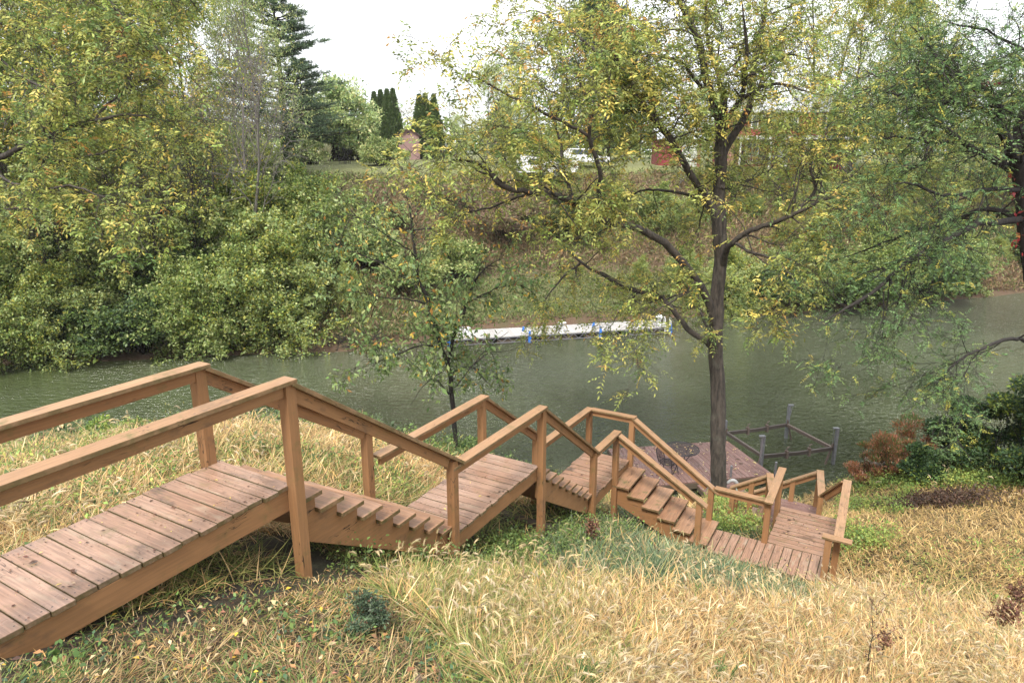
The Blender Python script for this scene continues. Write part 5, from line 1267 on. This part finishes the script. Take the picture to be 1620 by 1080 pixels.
a_ = [q[keep] for q in (x, y, L_, lean0, lean1, az, wd, col)]; A = Acc(); A.add(*blades(*a_, lift=lift[keep]))
o = A.build('dry_grass', M['grass']); tag(o, 'dry straw coloured grass covering the near bank', 'grass', kind='stuff')
# 2. foxtail stems with nodding seed heads
def foxtails(n, f0, f1, test, hh, name, label, hs=1.0):
    x, y = scatter(n, f0, f1); Z = zones(x, y); k = test(x, y, *Z) & (clearance(x, y, gh(x, y)) > 1.0); x, y = x[k], y[k]; n = len(x); z = gh(x, y)
    az = vn(x, y, .7, 35) * 8 + r.normal(0, .8, n); h = hh * r.uniform(.55, 1.15, n); A = Acc()
    col = pal_pick(DRY, n, [3, 2, 4, 1, 1, .3, 2]); le0 = r.uniform(.02, .35, n); le1 = r.uniform(.5, 1.1, n)
    A.add(*blades(x, y, h, le0, le1, az, np.full(n, .0028), col))
    P = np.c_[x, y, z - .01]
    for s, st in ((.36, .36), (.7, .34), (1, .30)):
        th = le0 + (le1 - le0) * (s - .17); P = P + np.c_[np.sin(th) * np.cos(az), np.sin(th) * np.sin(az), np.cos(th)] * (h * st)[:, None]
    HL = .075 * hs * r.uniform(.7, 1.3, n); th = le1 * 1.0; dth = r.uniform(.8, 2.0, n) / 6; hc = pal_pick(np.array([(.62, .48, .27), (.52, .44, .21), (.68, .55, .36), (.46, .36, .18)]), n)
    pts = [P]
    for q in range(6):
        P = P + np.c_[np.sin(th) * np.cos(az), np.sin(th) * np.sin(az), np.cos(th)] * (HL / 6)[:, None]; pts.append(P); th = th + dth
    pts = np.stack(pts, 1)                                                   # n,7,3
    side = np.c_[-np.sin(az), np.cos(az), np.zeros(n)]
    T = np.stack([nrm(pts[:, min(q + 1, 6)] - pts[:, max(q - 1, 0)]) for q in range(7)], 1); Nn = np.cross(T, side[:, None, :])
    rad = np.array([.35, .9, 1, 1, .9, .7, .25]) * .0062 * hs; V = []
    for m in range(5):
        a = m * 2 * math.pi / 5; V.append(pts + (side[:, None] * math.cos(a) + Nn * math.sin(a)) * rad[None, :, None])
    V = np.stack(V, 2).reshape(n, 35, 3); f = np.array([[q * 5 + m, q * 5 + (m + 1) % 5, (q + 1) * 5 + (m + 1) % 5, (q + 1) * 5 + m] for q in range(6) for m in range(5)])
    A.add(V.reshape(-1, 3), (np.arange(n)[:, None, None] * 35 + f[None]).reshape(-1, 4), np.repeat(hc * .8, 35, 0))
    nb = 44; q = r.integers(0, 7, (n, nb)); a = r.uniform(0, 6.28, (n, nb)); ii = np.arange(n)[:, None]
    out = side[:, None] * np.cos(a)[..., None] + Nn[ii, q] * np.sin(a)[..., None]; B0 = pts[ii, q] + out * .003
    A.add(*leafquads(B0.reshape(-1, 3), (out * .8 + T[ii, q] * .8).reshape(-1, 3), .017 * hs * r.uniform(.7, 1.3, n * nb), .0016 * hs, np.repeat(hc * 1.1, nb, 0), flat=0, r=r))
    o = A.build(name, M['grass']); tag(o, label, 'grass', kind='stuff'); return n
foxtails(13000, 2.6, 9.5, lambda x, y, px, py, u, v, nz, nz2, left, mown, blue, field, weedy: (~left) & (~mown) & (~field) & (px > 560) & (v > vb + .35) & (u < 10.5) & (r.random(len(x)) < np.where(blue, .2, .35 + .65 * (nz > .45))), .42, 'foxtail_grass', 'pale foxtail grass with nodding seed heads on the near slope', 1.02)
foxtails(4200, 4.5, 14, lambda x, y, px, py, u, v, nz, nz2, left, mown, blue, field, weedy: left & (nz > .3), .46, 'foxtail_grass', 'pale foxtail grass standing beyond the walkways', 1.3)
foxtails(260, 9, 17, lambda x, y, px, py, u, v, nz, nz2, left, mown, blue, field, weedy: field & (py < 800), .5, 'foxtail_grass', 'pale foxtail grass at the far edge of the right field', 1.5)
# 3. broad leaved weeds
def weeds(pts_xy, hmax, per, size, pal, w, name, label, ratio=.6, spread=.10):
    x, y = pts_xy; z = gh(x, y); k = (clearance(x, y, z) > .5) & (z > .02); x, y, z = x[k], y[k], z[k]; n = len(x); h = hmax * r.uniform(.35, 1.1, n); A = Acc(); an = []
    m = per; t = r.random((n, m)); P = np.stack([x[:, None] + r.normal(0, spread, (n, m)) * (.4 + t), y[:, None] + r.normal(0, spread, (n, m)) * (.4 + t), z[:, None] + h[:, None] * t], -1).reshape(-1, 3)
    Ax = nrm(unit_rand(n * m, r) + np.array((0, 0, .25))); s = size * np.exp(r.normal(0, .3, n * m)); hue = np.repeat(pick(pal, w, n, r), m, 0) * np.exp(r.normal(0, .12, (n * m, 1)))
    A.add(*leafquads(P, Ax, s, s * ratio, hue, flat=.6, r=r))
    A.add(*blades(x, y, h, r.uniform(0, .2, n), r.uniform(.1, .4, n), r.uniform(0, 6.28, n), np.full(n, .006), hue[::m] * .8))
    o = A.build(name, M['leaf']); tag(o, label, 'weeds', kind='stuff')
def pix_region(n, test, f0=3, f1=19):
    x, y = scatter(n * 14, f0, f1); px, py = pix(x, y, gh(x, y)); k = test(px, py, x, y); return x[k][:n], y[k][:n]
WG = [(.13, .19, .045), (.19, .25, .06), (.09, .14, .04), (.27, .29, .07)]
weeds(pix_region(1500, lambda px, py, x, y: (px > 1120) & (px < 1225) & (py > 785) & (py < 850) & (y > 10.2), 9, 17), .42, 26, .040, WG, [4, 4, 2, 2], 'leafy_weeds', 'bright green leafy weeds between the stairs and the gangway')
weeds(pix_region(1500, lambda px, py, x, y: (px > 1325) & (px < 1400 + (880 - py) * .5) & (py > 755) & (py < 880) & (vn(x, y, .7, 60) > .38), 9, 18), .38, 24, .040, WG, [4, 4, 2, 2], 'leafy_weeds', 'green leafy weeds along the right side of the last walkway')
weeds(pix_region(1100, lambda px, py, x, y: (px > 1380) & (py > 738) & (py < 775), 12, 18), .45, 26, .05, WG, [3, 3, 3, 2], 'leafy_weeds', 'green weeds at the foot of the dark shrubs on the right')
weeds(pix_region(900, lambda px, py, x, y: (px > 480) & (px < 1110) & (py > 800) & (py < 905) & (np.abs(uv(x, y)[1] + 3.85) < .5), 4, 12), .30, 24, .035, [(.06, .09, .03), (.09, .13, .035), (.14, .19, .05)], [3, 3, 2], 'leafy_weeds', 'dark green weeds under the near edge of the walkways')
weeds(pix_region(1600, lambda px, py, x, y: (px < 900) & (uv(x, y)[1] < va - .2) & (vn(x, y, .8, 61) > .5), 4.2, 15), .36, 22, .035, WG + [(.06, .09, .035)], [3, 2, 4, 1, 3], 'leafy_weeds', 'mixed green weeds among the dry grass beyond the walkways')
weeds(pix_region(900, lambda px, py, x, y: (x < 1.5) & (y > 11.5) & (uv(x, y)[1] < va - .3), 11, 18.5), .7, 40, .06, [(.05, .08, .03), (.075, .11, .035), (.12, .16, .05), (.16, .15, .05)], [4, 4, 2, 1], 'leafy_weeds', 'dark green weeds on the shore below the left brow')
weeds(pix_region(420, lambda px, py, x, y: (px < 760) & (py > 960) & (vn(x, y, .35, 62) > .5), 2.4, 5), .07, 9, .035, [(.05, .09, .045), (.08, .13, .04), (.12, .17, .05)], [3, 3, 2], 'leafy_weeds', 'low green leafy weeds in the short grass at the bottom left')
weeds(pix_region(260, lambda px, py, x, y: (px > 1300) & (py > 860) & (vn(x, y, .6, 63) > .62), 6, 12), .22, 16, .035, WG, [3, 3, 3, 2], 'leafy_weeds', 'scattered green weeds in the right field')
# 4. fallen leaves
x, y = scatter(5200, 2.2, 10); Z = zones(x, y); k = (Z[7] & (r.random(len(x)) < .9)) | ((~Z[6]) & (r.random(len(x)) < .12)); x, y = x[k], y[k]; lim = clearance(x, y, gh(x, y)) > .1; x, y = x[lim], y[lim]; n = len(x)
P = np.c_[x, y, gh(x, y) + r.uniform(.01, .07, n)]; ax = nrm(np.c_[r.normal(0, 1, n), r.normal(0, 1, n), r.normal(0, .35, n)]); s = np.minimum(.075, .038 * np.exp(r.normal(0, .4, n)))
A = Acc(); A.add(*leafquads(P, ax, s, s * r.uniform(.35, .7, n), pick([(.50, .33, .05), (.35, .20, .09), (.16, .08, .045), (.45, .35, .2), (.07, .045, .03), (.30, .14, .10)], [2, 4, 4, 3, 5, 1], n, r), fold=.25, flat=.8, r=r))
o = A.build('fallen_leaves', M['leaf']); tag(o, 'brown and yellow fallen leaves on the near bank', 'leaves', kind='stuff')
# litter on the decks
Pl = []
for (u0, u1, v0, v1, D, c) in ((1.4, 3.45, va, vb, 2.6, 190), (5.75, 7.8, va, vb, 4.25, 170), (9.8, 11.6, va, vb, 5.7, 120), (10.85, 11.6, -2.3, -.5, 6.68, 110), (11.7, 13.1, -1.42, -.5, 6.68, 240), (13.2, 14.6, -1.7, -1, 7.28, 120)):
    for q in range(c): Pl.append(W(r.uniform(u0 + .02, u1 - .02), r.uniform(v0 + .03, v1 - .03), D - .006))
nd = len(Pl)
for q in range(520):
    s, t = r.random(2); Pl.append((dA + (dB - dA) * s) * (1 - t) + (dE + (dC - dE) * s) * t + ZX * .006)
for q in range(70):
    a, s = r.uniform(0, 6.28), .46 * math.sqrt(r.random()); Pl.append(c0 + np.array((math.cos(a) * s, math.sin(a) * s, .014)))
Pl = np.array(Pl); n = len(Pl); sz = np.where(np.arange(n) < nd, .016, .045) * np.exp(r.normal(0, .5, n))
ax = nrm(np.c_[r.normal(0, 1, n), r.normal(0, 1, n), np.abs(r.normal(0, .12, n))])
A = Acc(); cc_ = pick([(.05, .03, .02), (.12, .06, .04), (.45, .33, .10), (.40, .28, .18), (.5, .4, .12)], [7, 3, 1.2, 1, .7], n, r); cc_[nd:] = pick([(.08, .05, .035), (.5, .42, .16), (.45, .3, .15), (.5, .45, .3)], [4, 2, 2, 1], n - nd, r)
A.add(*leafquads(Pl, ax, sz, sz * r.uniform(.3, .7, n), cc_, fold=.15, flat=.95, r=r)); o = A.build('deck_litter', M['leaf']); tag(o, 'small fallen leaves and specks lying on the decks and dock', 'leaves', kind='stuff')

# ---------------------------------------------------------------- single plants on the near bank
def ground_at(px, py, f0=2.5, f1=24):
    F = np.linspace(f0, f1, 900); rr_, ff_, dd_ = ray(px, py); X = rr_ / ff_ * F; Zr = WATER - dd_ / ff_ * F; h = gh(X, F); k = np.argmax(Zr <= h); return np.array((X[k], F[k], h[k]))
def near_shrub(px, py, wd, h, pal, w, n, size, label, seed, ratio=.5, name='shrub', lobes=18, cat='shrub', upright=.1, bark='bark_dark', F=None, top=None):
    p = ground_at(px, py) if F is None else at(px, 500, F)
    if F is not None: p[2] = gh(p[0:1], p[1:2])[0]
    if top: h = max(.5, (at(px, top, F)[2] - p[2]) * 1.0)
    o = proto_shrub(name, seed, wd, h, pal, w, n, size, lobes, bark, ratio, upright); o.location = p; del o['h0']; tag(o, label, cat); return o
DB = [(.03, .045, .028), (.05, .075, .042), (.09, .125, .07), (.12, .06, .035)]
near_shrub(577, 998, .36, .31, DB, [3, 4, 4, .8], 4200, .022, 'small dark round evergreen bush in the short grass at the bottom', 201, .45, 'evergreen_bush', 22)
near_shrub(735, 715, 2.3, 1.15, [(.05, .09, .03), (.08, .13, .04), (.14, .18, .05)], [4, 3, 1], 9000, .06, 'dark green bush at the foot of the small near tree', 202, .6, F=15.4)
near_shrub(670, 700, 1.6, .9, [(.05, .09, .03), (.09, .13, .04), (.16, .18, .06)], [4, 3, 1], 5000, .055, 'low green bush left of the foot of the small near tree', 203, .6, F=15.2)
near_shrub(880, 712, 1.3, .5, WG, [3, 3, 2, 1], 2500, .05, 'pale green low bush beyond the third walkway', 204, .6, F=13.2)
near_shrub(430, 690, 1.7, .8, [(.07, .12, .05), (.11, .16, .07), (.16, .19, .09)], [3, 3, 2], 4500, .05, 'grey green bush behind the first flight of steps', 205, .35, upright=.5, F=13.4)
near_shrub(575, 700, 1.3, 1.7, [(.13, .17, .10), (.18, .21, .13), (.3, .28, .2)], [3, 3, 1], 2600, .05, 'thin pale willowy bush behind the first flight rail', 206, .22, upright=.6, F=15.0)
near_shrub(20, 745, 1.9, .8, [(.05, .08, .035), (.08, .11, .045), (.16, .18, .08)], [3, 3, 2], 5000, .05, 'dark green bush on the brow at the left edge', 207, .5, F=10.6)
near_shrub(160, 725, 1.2, .6, WG, [3, 2, 3, 1], 2500, .045, 'small green bush on the left brow under the first rail', 208, .5, upright=.4, F=10.4)
RS = [(.24, .10, .05), (.30, .14, .08), (.16, .10, .04), (.08, .12, .035), (.35, .22, .16)]
for px, F, h, wd, lb, sd in ((1405, 17.6, 1.35, 1.3, 'leftmost reddish brown tall weed clump on the right shore', 211), (1440, 17.2, 1.7, 1.3, 'tallest reddish brown weed clump beside the dark shrubs', 212), (1484, 17.4, 1.75, 1.4, 'rust coloured tall weed clump against the water, right of two others', 213)):
    near_shrub(px, 0, wd, h, RS, [5, 4, 3, 6, 1], 7000, .08, lb, sd, .22, 'tall_weed_clump', cat='weed clump', upright=1.1, F=F, top={211: 668, 212: 640, 213: 638}[sd])
DS = [(.02, .042, .016), (.034, .062, .022), (.055, .09, .03), (.14, .17, .03)]
for px, F, h, wd, lb, sd, pw in ((1508, 16.2, 1.25, 1.2, 'dark green shrub in front of the rust coloured weeds', 221, [4, 4, 2, .5]), (1560, 16.8, 2.3, 1.7, 'dark green shrub in the middle of the right shore group', 222, [4, 4, 2, .4]),
    (1625, 15.6, 2.7, 2.0, 'large dark yellow flecked shrub at the right edge by the shore', 223, [4, 3, 2, 2]), (1700, 14.6, 2.6, 2.4, 'dark shrub cut by the right edge of the picture', 224, [4, 3, 2, 1])):
    near_shrub(px, 0, wd, h, DS, pw, 15000, .075, lb, sd, .6, F=F, top={221: 690, 222: 600, 223: 560, 224: 545}[sd])
# dried dark weed patch in the right field
p = ground_at(1483, 800); n = 2600; P = p + np.c_[r.normal(0, .62, n), r.normal(0, .30, n), np.zeros(n)]; P[:, 2] = gh(P[:, 0], P[:, 1]) + .13 + r.uniform(0, .16, n)
A = Acc(); A.add(*leafquads(P, unit_rand(n, r), .09 * np.exp(r.normal(0, .3, n)), .03, pick([(.06, .035, .024), (.095, .058, .038), (.04, .026, .018)], [3, 3, 2], n, r), flat=.5, r=r)); o = A.build('dried_weed_patch', M['leaf'], o=p); o.location = p
tag(o, 'dark brown patch of dried weeds in the right field', 'dried weeds')
# dead stalks
def stalk(px, py, h, seed, label, nb=7, leafy=0):
    rr_ = np.random.default_rng(seed); p = ground_at(px, py); lines = [(smooth_line([(0, 0, -.1), (rr_.normal(0, .01), 0, h * .4), (rr_.normal(0, .015), 0, h * .75), (rr_.normal(0, .03), 0, h)], 4, .003, rr_), np.linspace(.006, .002, 13))]; tp = []
    for q in range(nb):
        z = h * rr_.uniform(.3, .98); d = np.array((rr_.normal(0, 1), rr_.normal(0, 1), 1.4)); d = nrm(d) * rr_.uniform(.05, .16); lines.append((np.array([(0, 0, z), d * .6 + (0, 0, z), d + (0, 0, z)]), np.array([.003, .002, .0012]))); tp += [(d * s + (0, 0, z), d) for s in (.5, .7, .9, 1)]
    root = empty('dead_stalk', p, 0, label, 'dead stalk'); tubes(lines, 'stem', M['bark_dark'], root, rmin=.001)
    V_, F_, C_ = broad([(np.array(a), nrm(b)) for a, b in tp] , 3 + leafy, .012 + .01 * leafy, .016 + .008 * leafy, .5, [(.10, .05, .03), (.16, .08, .05), (.07, .035, .025)], [3, 3, 2], rr_); A = Acc(); A.add(V_, F_, C_); A.build('dried_foliage', M['leaf'], root)
stalk(1366, 1095, .95, 301, 'tall thin dead brown stalk in front of the foxtails, right of centre', 12)
stalk(1392, 1060, .40, 302, 'short dark dead stalk just right of the tallest one', 9, 2)
stalk(1585, 1005, .42, 303, 'brown withered weed near the right edge', 16, 4)
stalk(1600, 985, .5, 304, 'branching withered weed at the right edge', 18, 3)
stalk(934, 865, .33, 305, 'brown seed stalk before the third post of the walkway', 14, 3)
# juniper seedlings
def juniper(px, py, h, seed, label, lean):
    rr_ = np.random.default_rng(seed); p = ground_at(px, py); lines = []; P, D = [], []
    for q in range(7):
        az = rr_.uniform(0, 6.28); d = nrm(np.array((math.cos(az) * .45 + lean, math.sin(az) * .35, 1.0))); ln = h * rr_.uniform(.5, 1.1); lines.append((np.array([(0, 0, -.03), d * ln * .5, d * ln]), np.array([.004, .003, .001])))
        for s in rr_.uniform(.15, 1, 34):
            e = nrm(d + unit_rand(1, rr_)[0] * .8); b = d * ln * s
            for t in (0.0, .012, .024, .036): P.append(b + e * t); D.append(nrm(e + unit_rand(1, rr_)[0] * .5))
    root = empty('juniper_seedling', p, 0, label, 'seedling'); tubes(lines, 'stem', M['bark_dark'], root, rmin=.001)
    n = len(P); A = Acc(); A.add(*leafquads(np.array(P), np.array(D), .024, .005, pick([(.07, .15, .045), (.11, .20, .06), (.05, .10, .04)], [3, 3, 2], n, rr_), flat=0, r=rr_)); A.build('foliage', M['leaf'], root)
juniper(900, 1110, .40, 311, 'left feathery green juniper seedling at the bottom edge', .1)
juniper(1130, 1110, .46, 312, 'right feathery green juniper seedling at the bottom edge', .45)
juniper(940, 1115, .34, 313, 'small juniper seedling just right of the left one', .2)
# old timber edge at the right shore
p = atD(1386, 731, 9.35); mb = MB(p); mb.box(p, (X1, Y1, Z1), (.5, .7, .06)); mb.box(p + np.array((-.2, -.3, -.2)), (X1, Y1, Z1), (.08, .08, .4)); mb.box(p + np.array((.2, -.3, -.2)), (X1, Y1, Z1), (.08, .08, .4))
o = mb.build('old_timber_step', M['joist']); o.location = p; tag(o, 'dark old timber step at the waterline left of the reddish weeds', 'step')

# ---------------------------------------------------------------- thin damp air over the valley
m = bpy.data.materials.new('damp_air'); m.use_nodes = True; N = m.node_tree.nodes; L = m.node_tree.links
for q in list(N):
    if q.type == 'BSDF_PRINCIPLED': N.remove(q)
pv = N.new('ShaderNodeVolumePrincipled'); pv.inputs['Color'].default_value = (.93, .95, 1, 1); pv.inputs['Density'].default_value = .00022
L.new(pv.outputs[0], N['Material Output'].inputs['Volume'])
mb = MB(); bx(mb, -305, 305, -65, 460, -4, 45); o = mb.build('haze', m); tag(o, 'thin pale damp air over the valley', 'haze', kind='stuff')
